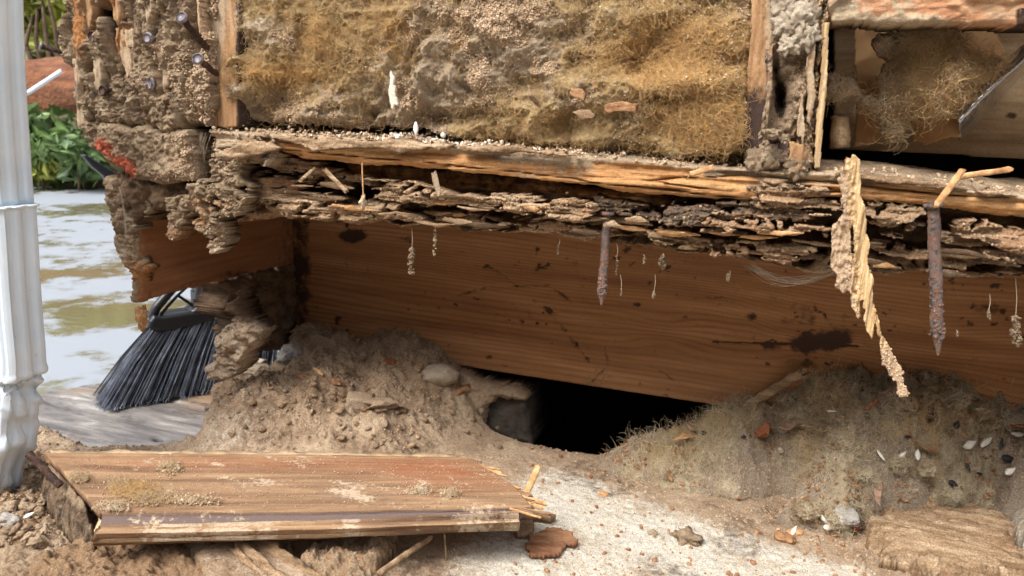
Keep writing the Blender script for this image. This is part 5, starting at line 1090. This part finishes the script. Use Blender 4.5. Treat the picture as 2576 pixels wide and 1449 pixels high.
def heap_h(S, T, d, U, V):
    z = heap_z(S, T); q = ss(-.13, -.06, S)
    nz = q*(.020*(fb(S*42+1.5*fb(S*30, T*30, 2, 3), T*50, 3, 201)-.5)+.014*(rg(S*60+1.5*fb(S*40, T*40, 2, 9), T*75, 3, 202)-.5))+.011*(fb(S*120, T*120, 4, 203)-.5)+.0065*(fb(S*420, T*420, 3, 204)-.5)
    nz = nz-.016*gs(U, V, 2150, 1240, 50, 14)-.012*gs(U, V, 2440, 1240, 40, 26)-.010*gs(U, V, 1900, 1232, 50, 10)
    d1 = np.minimum(seg_dist(S, T, hp_w[:len(hp_px)])*(.5+.8*fb(S*45, T*45, 3, 8)+1.5*ss(.0, .09, S)), 1.4*seg_dist(S, T, hp_w[len(hp_px)+1:]+hp_w[:1]))
    lim = .003+d1+.004*fb(S*150, T*150, 3, 7); k_ = .006; z = z-k_*np.log1p(np.exp((z-lim)/k_))+(nz+.003)*(.25+.75*ss(.0, .03, d1))+.010*(rg(S*95+1.2*fb(S*60, T*60, 2, 4), T*120, 3, 207)-.5)*ss(.004, .02, d1)
    return np.maximum(z, .002)
hb_ = empty('wool_heap', (.05, .1, .0), 'heap of dirty cream wool insulation spilled over the floor at the right', 'insulation')
ho, hV, hI = relief('wool', Pl('Z', 0.), hp_w, M['heap'], hb_, cell=.00075, thick=.003, h=heap_h, world=True, edge=(.006, 60, 60), rnd=.010,
      attrs=dict(dust=lambda S, T, d, U, V, H: np.clip(.48+2.0*(fb(S*34, T*34, 4, 205)-.5)+.5*ss(1900, 1650, U)*ss(1230, 1160, V)+.4*ss(2440, 2520, U)*ss(1150, 1250, V)-.5*gs(U, V, 2280, 1080, 160, 50)-.7*gs(U, V, 1700, 1190, 170, 22), 0, 1),
                 tint=lambda S, T, d, U, V, H: .9*gs(U, V, 1750, 1190, 180, 24)+.9*gs(U, V, 2030, 1230, 50, 34)+.9*gs(U, V, 2300, 1270, 90, 24)+.6*gs(U, V, 2280, 1070, 130, 40)+.3*(fb(S*26, T*26, 3, 9) > .58),
                 dark=lambda S, T, d, U, V, H: .42*ss(.60, .70, fb(S*55, T*90, 4, 206))+.22*ss(.5, .42, rg(S*60+1.5*fb(S*40, T*40, 2, 9), T*75, 3, 202))), ret=True)  # random dark patches, plus crevice shade put into the wool colour
hN = normals(ho)[:len(hV)]; dd = hI['at']['dust']
i_ = pick(np.maximum(1.05-dd, 0)**2*(fb(hV[:, 0]*50, hV[:, 1]*50, 3, 6)-.3), 9000, 41); fibres('cream_fibres', hV[i_]-hN[i_]*.0004, hN[i_], (.005, .018), .00009, M['fib_pale'], hb_, 42, .8, .16)
i_ = pick(hI['at']['tint']+.03, 6000, 43); fibres('amber_fibres', hV[i_]-hN[i_]*.0004, hN[i_], (.004, .015), .00009, M['fib_tan'], hb_, 44, .8, .16)
i_ = pick(dd+.1, 12000, 45); crumbs('clinging_grit', hV[i_]+hN[i_]*.0003, (.0003, .0010), M['crumb'], hb_, seed=46)
# shredded bark and leaf crumbs over the heap
i_ = pick((.3+gs(hI['U'], hI['V'], 2200, 1120, 260, 90))*(fb(hV[:, 0]*40, hV[:, 1]*40, 3, 8) > .45), 2600, 47)
crumbs('leaf_litter', hV[i_]+hN[i_]*.001, (.0006, .0030), M['chip'], hb_, seed=48, flat=.8)
from mathutils.bvhtree import BVHTree
def bvh(objs):
    Vs = []; Fs = []; n = 0
    for o in objs:
        me = o.data; v = np.zeros(len(me.vertices)*3, np.float32); me.vertices.foreach_get('co', v); v = v.reshape(-1, 3)
        l = np.array(o.location)+(np.array(o.parent.location) if o.parent else 0); Vs.append(v+l)
        f = np.zeros(len(me.loops), np.int32); me.loops.foreach_get('vertex_index', f); Fs.append(f.reshape(-1, 4)+n); n += len(v)
    return BVHTree.FromPolygons(np.concatenate(Vs).tolist(), np.concatenate(Fs).tolist())
BV = bvh([ground, ho])
def surf(x, y):
    d = ray(x, y); h_ = BV.ray_cast(Vector(CAM), Vector(d).normalized(), 2.)
    return np.array(h_[0]) if h_[0] is not None else onZ(x, y, 0)
# curls of wool standing proud of the heap
cu = np.random.RandomState(12)
for k, (x, y, a) in enumerate([(2060, 1075, 26), (2010, 1050, 24), (2120, 1110, 22), (2330, 1180, 26), (2260, 1170, 20), (2390, 1250, 18), (2030, 1290, 26), (2110, 1310, 20), (2400, 1010, 30), (2330, 1000, 26), (2180, 1200, 20), (1980, 1010, 22), (2470, 1040, 24), (2540, 1060, 24), (2250, 1020, 26), (2130, 1010, 20)]):
    c = surf(x, y); a = a*.00024
    t = empty('wool_curl', c, ['cream wool curl', 'tan wool curl'][k % 2]+' ' + ['above the grey brown leaf', 'left above the grey brown leaf', 'right of the grey brown leaf', 'among the pale seed shells', 'left of the pale seed shells', 'below the grey wisp at the right', 'at the front left edge of the heap', 'beside the flat grey stone', 'against the joist under the thick nail', 'against the joist left of the thick nail', 'in the middle of the heap', 'at the top left of the heap', 'at the right near the joist', 'at the right edge of the heap near the joist', 'below the tip of the long splinter', 'behind the orange leaf near the joist'][k], 'wool tuft', 'wool curls on the heap')
    o = chunk('curl', c+[0, -.002, a*.45], (a*1.5, a*1.0, a*.75), M['heap'], t, rot=(0, 0, cu.rand()*3), rough=.5, fr=2.4, seed=k+3, fine=.15)
    v_ = np.array([vv.co[:] for vv in o.data.vertices])+c; n_ = normals(o); j = cu.randint(0, len(v_), 420)
    fibres('strands', v_[j], n_[j], (.003, .009), .0001, M['fib_pale' if k % 3 else 'fib_tan'], t, k+60, 1.5, .5)
# ---------------- rotten block and dusty lump at the bottom right
rb, rV, rI = relief('rotten_wood_block', Pl('Z', 0.), [(2175, 1345), (2215, 1315), (2260, 1300), (2340, 1308), (2420, 1300), (2500, 1312), (2540, 1330), (2560, 1400), (2600, 1449), (2560, 1480), (2400, 1475), (2290, 1450), (2230, 1425), (2200, 1395), (2185, 1380)], M['flake'], cell=.0006, thick=.004,
      h=lambda S, T, d, U, V: np.minimum(.004+1.3*d, .014)+.012*(fb(S*26, T*150+S*30, 4, 211)-.5)+.012*(np.floor(fb(S*16+1, T*80+S*14, 3, 212)*11)/11-.5)+.007*(fb(S*90, T*600, 3, 213)-.5), edge=(.012, 90, 260), rnd=.003,
      attrs=dict(tint=lambda S, T, d, U, V, H: .15+.5*(fb(S*20, T*60, 2, 9)-.5), dark=lambda S, T, d, U, V, H: .25*ss(.010, .004, H)), ret=True)
tag(rb, 'layered rotten wood block in front of the wool heap at the bottom right', 'rotten wood')
dl = relief('dusty_lump', Pl('Z', 0.), [(2440, 1190), (2500, 1150), (2600, 1120), (2760, 1130), (2760, 1520), (2640, 1500), (2580, 1449), (2545, 1400), (2540, 1330), (2500, 1290), (2470, 1250)], M['soil'], cell=.0008, thick=.004,
      h=lambda S, T, d, U, V: .026+.05*np.clip(T-.05, 0, 1)+.016*(fb(S*50, T*50, 4, 221)-.5)+.005*(fb(S*250, T*250, 3, 222)-.5), edge=(.005, 90, 90), rnd=.016, attrs=dict(tint=lambda S, T, d, U, V, H: .15+.35*(fb(S*40, T*40, 3, 2) > .55), dark=0 and None or (lambda S, T, d, U, V, H: .1)))
tag(dl, 'grey tan dusty lump at the right edge beside the layered block', 'debris')

# ---------------- debris below the siding board
tag(relief('crushed_rot', Pl('Z', 0.), [(180, 1400), (235, 1380), (420, 1372), (600, 1365), (700, 1390), (790, 1449), (800, 1560), (100, 1560), (60, 1470), (130, 1430)], M['soil'], cell=.0008, thick=.004,
      h=lambda S, T, d, U, V: .010+.016*(fb(S*50+T*30, T*70, 4, 231)-.5)+.007*(rg(S*110, T*110, 3, 232)-.5)+.004*(fb(S*400, T*400, 2, 233)-.5), edge=(.006, 80, 80), rnd=.010,
      attrs=dict(tintb=lambda S, T, d, U, V, H: .8, dark=lambda S, T, d, U, V, H: .5*ss(.010, .002, H))), 'crushed brown rot under the front left of the siding board', 'rotten wood')
tag(relief('pale_rotten_slab', Pl('Z', .004), [(470, 1390), (540, 1378), (620, 1385), (700, 1420), (780, 1449), (800, 1540), (560, 1560), (500, 1449)], M['soil'], cell=.0007, thick=.006,
      h=lambda S, T, d, U, V: .012+.006*(fb(S*50+T*50, T*120-S*90, 4, 241)-.5)+.003*(fb(S*300, T*300, 3, 242)-.5), edge=(.004, 80, 80), rnd=.006, attrs=dict(tint=lambda S, T, d, U, V, H: .2, dark=lambda S, T, d, U, V, H: .1)), 'smooth pale rotten slab at the bottom edge left of the split splinters', 'rotten wood')
for k, (a, b, w_, l) in enumerate([((612, 1380), (710, 1470), .0085, 'broad split splinter left of two under the siding board'), ((655, 1368), (790, 1462), .0095, 'thick split splinter right of the broad one under the siding board'), ((600, 1395), (690, 1480), .0050, 'thin split splinter lowest under the siding board')]):
    stick('split_splinter', onZ(*a, .016), onZ(*b, .012), w_, 'flake', l, flat=.5, seed=20+k, rough=.35, ragged=.010)
dk = tag(relief('rot_lump', Pl('Z', 0.), [(770, 1420), (800, 1370), (860, 1350), (930, 1352), (990, 1360), (1000, 1400), (960, 1430), (930, 1500), (800, 1520), (760, 1470)], M['crust'], cell=.0006, thick=.004,
      h=lambda S, T, d, U, V: .014+.018*(fb(S*60, T*60, 4, 251)-.5)+.008*(rg(S*150, T*150, 3, 252)-.5)+.003*(fb(S*500, T*500, 2, 253)-.5), edge=(.006, 110, 110), rnd=.010, attrs=dict(tint=lambda S, T, d, U, V, H: .3, dark=lambda S, T, d, U, V, H: .6*ss(.012, .004, H))),
      'crumpled brown rot lump below the middle of the siding board', 'rotten wood')
stick('thin_stick', onZ(950, 1445, .010), onZ(1082, 1352, .016), .0028, 'flake', 'thin grey brown stick under the right part of the siding board', 'stick', seed=31, rough=.25, flat=.7)
stick('thin_stick', onZ(1118, 1352, .018), onZ(1122, 1400, .004), .0010, 'flake', 'short hanging shred below the right end of the siding board', 'stick', seed=32, rough=.4)
def fl(name, pts, z, mt, label, cat, h0=.003, th=.002, am=.003, edge=.0015, parent=None, grp=None):
    return tag(relief(name, Pl('Z', z), pts, M[mt], parent, cell=.0005, thick=th, h=lambda S, T, d, U, V: h0+am*(fb(S*60, T*200, 4, 3)-.5), edge=(edge, 150, 150), rnd=.0015,
        attrs=dict(tint=lambda S, T, d, U, V, H: .4, dark=lambda S, T, d, U, V, H: .1)), label, cat, grp)
fl('bark_flake', [(1322, 1372), (1325, 1345), (1360, 1335), (1410, 1332), (1440, 1345), (1456, 1362), (1440, 1372), (1425, 1366), (1418, 1385), (1370, 1400), (1330, 1404)], .003, 'board', 'large brown bark flake on the pale concrete right of the siding board', 'bark flake', .0015, .0015, .004, .004)
fl('bark_flake', [(1290, 1300), (1330, 1290), (1370, 1296), (1400, 1300), (1385, 1308), (1350, 1304), (1300, 1312)], .004, 'flake', 'thin curled flake just right of the siding board end', 'bark flake')
fl('wood_shaving', [(1290, 1330), (1310, 1318), (1340, 1322), (1350, 1345), (1320, 1350), (1296, 1345)], .003, 'crust', 'crumbly chip between the siding board and the large bark flake', 'wood chip', .004, .002, .006, .003)
def bit(name, x, y, sz, mt, label, cat, seed=1, rot=None, rough=.35, grp=None, up_=.35, box_=0, sub=3, fine=.12):
    c = surf(x, y); return tag(chunk(name, c+[0, 0, sz[2]*up_], sz, M[mt], rot=rot or (0, 0, seed*1.3), rough=rough, seed=seed, box=box_, sub=sub, fine=fine), label, cat, grp)
bit('dirt_clod', 1732, 1360, (.0095, .006, .005), 'crust', 'brown flat dirt clod on the pale concrete at the bottom', 'dirt clod', 3, (0, 0, -.1), .5, fine=.3)
bit('dirt_clod', 1642, 1345, (.0032, .003, .0024), 'crust', 'small brown clod left of the flat dirt clod', 'dirt clod', 5, fine=.2)
bit('wood_bit', 1517, 1303-58, (.0045, .002, .0018), 'sliver', 'short tan wood bit on the dust line above the pale concrete', 'wood chip', 7, (0, 0, -.3), box_=.7)
for k, (x, y, s_, l) in enumerate([(1338, 1130, 5, 'left of the hole edge, leftmost'), (1361, 1127, 6, 'just right of the leftmost one by the hole edge'), (1410, 1150, 7, 'below the middle of the hole edge'), (1486, 1200, 7, 'left of the wool heap tip'), (1500, 1276, 5, 'on the pale concrete above the brown flake'), (1513, 1323, 5, 'right above the large bark flake'),
                                    (1487, 1290, 4, 'smallest, above the bark flake'), (1660, 1470, 5, 'at the bottom edge'), (1440, 1262, 5, 'at the border of the pale concrete')]):
    bit('red_crumb', x, y, (s_*.00028, s_*.00024, s_*.0002), 'redchip', 'reddish brown crumb '+l, 'crumb', 20+k, box_=.6, grp='reddish crumbs on the floor', sub=2)
# stones and rubble on the left heap
bit('grey_stone', 730, 903, (.0125, .010, .0095), 'grey_stone', 'light grey mortar lump on top of the left heap', 'stone', 11, rough=.3, fine=.25)
bit('round_stone', 1108, 952, (.0165, .011, .0095), 'stone', 'rounded dusty tan stone near the left end of the hole', 'stone', 12, (0, 0, .3), .12, fine=.03)
bit('pale_stone', 630, 925, (.018, .014, .010), 'stone', 'broad pale mortar lump at the left brow of the heap', 'stone', 13, (0, 0, .5), .22, up_=.0, fine=.14)
bit('dusty_block', 905, 1010, (.014, .010, .008), 'soil', 'angular dusty block half buried in the middle of the heap', 'block', 14, (.1, .1, .5), .08, up_=-.1, box_=.9, fine=.03)
bit('dusty_flake', 960, 1022, (.013, .008, .005), 'soil', 'curled dusty flake right of the angular block', 'flake', 15, (0, 0, .8), .4, fine=.2)
bit('wood_chunk', 762, 838, (.014, .005, .006), 'flake', 'dusty wood chunk leaning in the inner corner behind the heap', 'wood chip', 16, (0, -.4, .6), .4, box_=.3)
bit('wood_chunk', 980, 912, (.007, .003, .0025), 'redchip', 'reddish wood chip on the slope behind the heap', 'wood chip', 17, (0, 0, .1), .25, box_=.7)
bit('wood_chunk', 1160, 985, (.010, .004, .004), 'chip', 'brown wood chunk below the rounded stone', 'wood chip', 18, (0, -.3, .6), .35, box_=.5)
bit('wood_chunk', 1240, 1010-12, (.005, .0028, .0022), 'flake', 'dusty chip at the brink above the broken block', 'wood chip', 19, box_=.5)
bit('wood_chunk', 800, 935, (.010, .0016, .0014), 'sliver', 'thin pale shard lying across the heap', 'wood chip', 21, (0, .1, -.5), .2)
bit('wood_chunk', 850, 962, (.009, .005, .002), 'chip', 'broken orange brown flake in the middle of the heap', 'wood chip', 22, (0, 0, -.1), .45)
bit('wood_chunk', 760, 950, (.011, .005, .0025), 'chip', 'dull brown flake below the grey mortar lump', 'wood chip', 23, (0, 0, .1), .4)
bit('wood_chunk', 915, 895, (.003, .0026, .0026), 'stone', 'small tan pebble behind the reddish chip', 'pebble', 24)
bit('wood_chunk', 1050, 930, (.006, .0016, .003), 'flake', 'upright grey shard left of the rounded stone', 'wood chip', 25, (0, -.8, .5), .3)
rr_ = np.random.RandomState(77)
def clods(name, spots, mt, label, s0, s1, seed):
    rq = np.random.RandomState(seed); Vs = []; Fs = []; n = 0; V0, F0 = SPH[2]
    for (x, y) in spots:
        c = surf(x, y); a = s0+(s1-s0)*rq.rand()**2.4; k = rq.rand()*50
        V = V0*(1+.9*(fb(V0[:, 0]*2+k, V0[:, 1]*2+V0[:, 2]*2.6+k, 3, 5)-.5)+.5*(fb(V0[:, 0]*6+k, V0[:, 1]*7-V0[:, 2]*5, 2, 8)-.5))[:, None]
        V = (V*[a*1.3, a, a*.7])@rotm(rq.rand()*.8, rq.rand()*.8, rq.rand()*6).T+c+[0, 0, a*.25]; Vs.append(V); Fs.append(F0+n); n += len(V)
    return tag(link(name, np.concatenate(Vs), [np.concatenate(Fs)], M[mt]), label, 'rubble', None, 'stuff')
sp1 = [(x, y) for x, y in zip(rr_.uniform(560, 1260, 500), rr_.uniform(880, 1130, 500)) if y > 860+(x-560)*.12 and x > 560+(y-900)*.1]
clods('tan_rubble', sp1[::4], 'soil', 'tan clods littering the left heap', .0005, .0032, 1); clods('brown_rubble', sp1[1::3], 'flake', 'brown rot bits littering the left heap', .0005, .0036, 2)
i_ = pick((gV[:, 2] > .008)*(gV[:, 0] < -.2), 7000, 9); crumbs('heap_grit', gV[i_]+[0, 0, .0002], (.0002, .0012), M['soil'], None, seed=15, label='fine grit covering the left heap', cat='grit')
sp1 = [(x, y) for x, y in zip(rr_.uniform(0, 260, 420), rr_.uniform(1160, 1449, 420)) if x < 60+(y-1100)*.55]
clods('soil_rubble', sp1, 'soil', 'clods littering the soil left of the siding board', .0006, .0040, 3)
sp1 = [(x, y) for x, y in zip(rr_.uniform(1280, 2200, 260), rr_.uniform(1170, 1449, 260)) if y > 1250 or x < 1480]
clods('concrete_rubble', sp1, 'chip', 'tiny pebbles strewn over the pale concrete', .0004, .0017, 4)
bit('grey_stone', 2128, 1310, (.0085, .008, .004), 'grey_stone', 'flat grey stone chip at the front of the wool heap', 'stone', 31, (.3, 0, .4), .1, up_=.9, box_=.7, fine=.03)
bit('orange_chip', 2151, 1335, (.0034, .0028, .0024), 'redchip', 'bright orange chip beside the flat grey stone', 'wood chip', 32, up_=.9, box_=.4)
bit('pink_pebble', 1964, 1138, (.0030, .0024, .0020), 'stone', 'small pinkish pebble on the grey part of the wool heap', 'pebble', 33, up_=.9)
bit('grey_stone', 20, 1315, (.008, .006, .003), 'grey_stone', 'flat grey stone at the left edge under the downspout', 'stone', 35, (0, .2, 0), .2, box_=.4)
bit('wood_bit', 1975, 1360, (.006, .005, .0035), 'chip', 'ragged brown flake left of the tan nut shell at the heap front', 'wood chip', 36, rough=.5)
bit('wood_bit', 2000, 1345, (.006, .0032, .003), 'sliver', 'tan ribbed nut shell at the front edge of the wool heap', 'nut shell', 37, (0, 0, .6), .25)
# seed shells
def shell(x, y, L_, W_, ang, mt, label, tilt=.5, seed=0):
    c = surf(x, y)+[0, -.002, .0045]; s_ = .00027
    u_, v_ = np.meshgrid(np.linspace(0, 1, 17), np.linspace(-1, 1, 9), indexing='ij')
    wd = np.sin(pi*np.clip(u_, 0, 1)**.8)**.8; X = (u_-.5)*L_*s_; Y = v_*wd*W_*.5*s_; Z = (v_**2-.6)*wd*W_*.28*s_*-1
    V = np.stack([X.ravel(), Y.ravel(), Z.ravel()], 1); Vb = V-[0, 0, .00025]; V = np.concatenate([V, Vb])
    R_ = rotm(tilt+.5, 0, 0); R2 = rotm(0, 0, radians(20)); a_ = radians(ang)
    # lie in a plane tilted to the viewer, rotated by ang in that plane
    V = V@rotm(0, 0, a_).T@R_.T@R2.T+c; idx = np.arange(17*9).reshape(17, 9); n_ = 153
    q = np.stack([idx[:-1, :-1].ravel(), idx[1:, :-1].ravel(), idx[1:, 1:].ravel(), idx[:-1, 1:].ravel()], 1)
    dk_ = np.tile((.55*(np.abs(v_) > .72)+.3*(np.abs(v_) < .15)*(seed % 2)).ravel(), 2)
    return tag(link('seed_shell', V, [q, q[:, ::-1]+n_], M[mt], None, True, dict(dark=dk_)), label, 'seed shell', 'seed shells on the wool heap')
SH = [(2436, 1130, 42, 24, 28, 'seed', 'largest pale oval seed shell, upper right of the heap'), (2478, 1124, 44, 18, 38, 'seed', 'pointed pale seed shell right of the largest one'), (2213, 1158, 32, 12, -58, 'seed', 'slim pale seed shell in the middle of the heap'), (2267, 1158, 32, 13, 42, 'seed', 'pale pointed seed shell right of the slim one'),
      (2306, 1156, 30, 16, 80, 'seed', 'dull half buried seed shell between the slim and largest ones'), (2538, 1197, 34, 18, 30, 'seed', 'pale oval seed shell at the right edge'), (2367, 1326, 42, 14, -42, 'seed', 'pale pointed shell on top of the rotten block'), (2068, 1315, 34, 13, -48, 'seed', 'pale shell left of the flat grey stone'),
      (2082, 1338, 26, 16, 0, 'seed', 'small bowl shaped pale shell below the flat grey stone'), (2090, 1046, 30, 9, 0, 'seed', 'narrow pale shell right of the grey brown leaf'), (1996, 1346, 26, 12, 60, 'seed', 'pale shell standing by the tan nut shell'), (2560, 1105, 44, 14, -5, 'seed', 'striped pale shell cut by the right edge of the photo'),
      (2535, 1166, 42, 20, -8, 'black_seed', 'large black seed shell at the right edge'), (2404, 1081, 26, 14, 60, 'black_seed', 'black curled seed shell above the largest pale one'), (2432, 1186, 22, 9, -70, 'black_seed', 'small black seed shell below the largest pale one'), (2460, 1204, 18, 10, 5, 'black_seed', 'tiny black seed shell at the lower right'),
      (2516, 1128, 36, 9, 70, 'black_seed', 'black shell rim left of the striped shell'), (2281, 1111, 18, 8, 5, 'black_seed', 'tiny black seed in the middle of the heap'), (2395, 1228, 26, 16, -30, 'black_seed', 'dark curled husk above the grey wisp'), (1770, 1100, 20, 12, 0, 'black_seed', 'blackish husk on the rim above the hole'), (1870, 1110, 18, 10, 0, 'black_seed', 'second blackish husk near the orange leaf'),
      (82, 1308, 26, 12, 30, 'seed', 'grey brown seed shell on the soil under the downspout')]
for k, q_ in enumerate(SH): shell(*q_, seed=k)
# leaves
def leaf(pts, mt, label, seed=1, curl=.004):
    zs_ = [surf(x, y) for x, y in pts]; z = float(np.mean([p[2] for p in zs_]))+.003
    return tag(relief('dry_leaf', Pl('Z', z), pts, M[mt], None, cell=.0005, thick=.0006, h=lambda S, T, d, U, V: .002+curl*(fb(S*90, T*90, 2, seed)-.5)*2, edge=(.0006, 200, 200), rnd=.0003, backh=True), label, 'leaf')
leaf([(1958, 1080), (1985, 1062), (2003, 1040), (2010, 1062), (2020, 1075), (1998, 1080), (1990, 1088), (1968, 1090)], 'leaf_dry', 'dusty grey brown leaf on the wool heap', 2)
leaf([(1896, 1093), (1910, 1082), (1930, 1074), (1938, 1080), (1934, 1095), (1928, 1106), (1905, 1104)], 'leaf_orange', 'folded orange brown leaf left of the grey brown leaf', 3, .006)
leaf([(1690, 1108), (1715, 1098), (1745, 1096), (1762, 1098), (1740, 1106), (1705, 1114)], 'sliver', 'pointed tan leaf blade on the heap near the hole', 4, .003)
leaf([(1720, 1080), (1740, 1076), (1758, 1068), (1766, 1074), (1755, 1086), (1735, 1090)], 'leaf_dry', 'curled dry leaf on the brink of the hole', 5, .006)
leaf([(2536, 1075), (2560, 1068), (2590, 1080), (2570, 1094), (2545, 1092)], 'leaf_orange', 'dark reddish leaf at the right edge of the heap', 6, .006)
leaf([(2195, 1240), (2215, 1205), (2232, 1190), (2224, 1215), (2216, 1250), (2214, 1275), (2200, 1262)], 'leaf_dry', 'narrow brown leaf strip standing in the middle of the heap', 7, .004)
leaf([(2300, 1118), (2330, 1124), (2368, 1126), (2340, 1134), (2310, 1130)], 'chip', 'flat brown bark strip below the black seed', 8, .003)
stick('pine_needle', surf(2012, 1102)+[0, 0, .006], surf(2046, 1150)+[0, 0, .005], .0006, 'leaf_dry', 'thin tan needle on the heap below the grey brown leaf', 'needle', seed=41, rough=.05, ragged=0)
stick('bark_strip', surf(2180, 1040)+[0, 0, .004], surf(2240, 1005)+[0, 0, .006], .0022, 'redchip', 'dark reddish bark strip near the joist in the heap', 'bark', seed=42, rough=.3)
stick('wall_splint', onY(1852, 1035, .172), onY(2006, 945, .168), .0055, 'flake', 'dust covered splint leaning against the joist at the left end of the wool heap', 'splinter', ragged=.012, seed=43, rough=.5, flat=.25)
tag(relief('reddish_fibre_wad', Pl('Z', .004), [(0, 1400), (60, 1385), (130, 1400), (200, 1420), (230, 1500), (-60, 1540), (-60, 1420)], M['crust'], cell=.0007, thick=.004,
      h=lambda S, T, d, U, V: .006+.010*(fb(S*90, T*90, 4, 261)-.5)+.004*(fb(S*400, T*400, 2, 262)-.5), edge=(.005, 90, 90), rnd=.006, attrs=dict(tint=lambda S, T, d, U, V, H: .2, dark=lambda S, T, d, U, V, H: .4*ss(.006, .001, H))), 'crumbly debris layer in the bottom left corner', 'debris')
#@@MORE
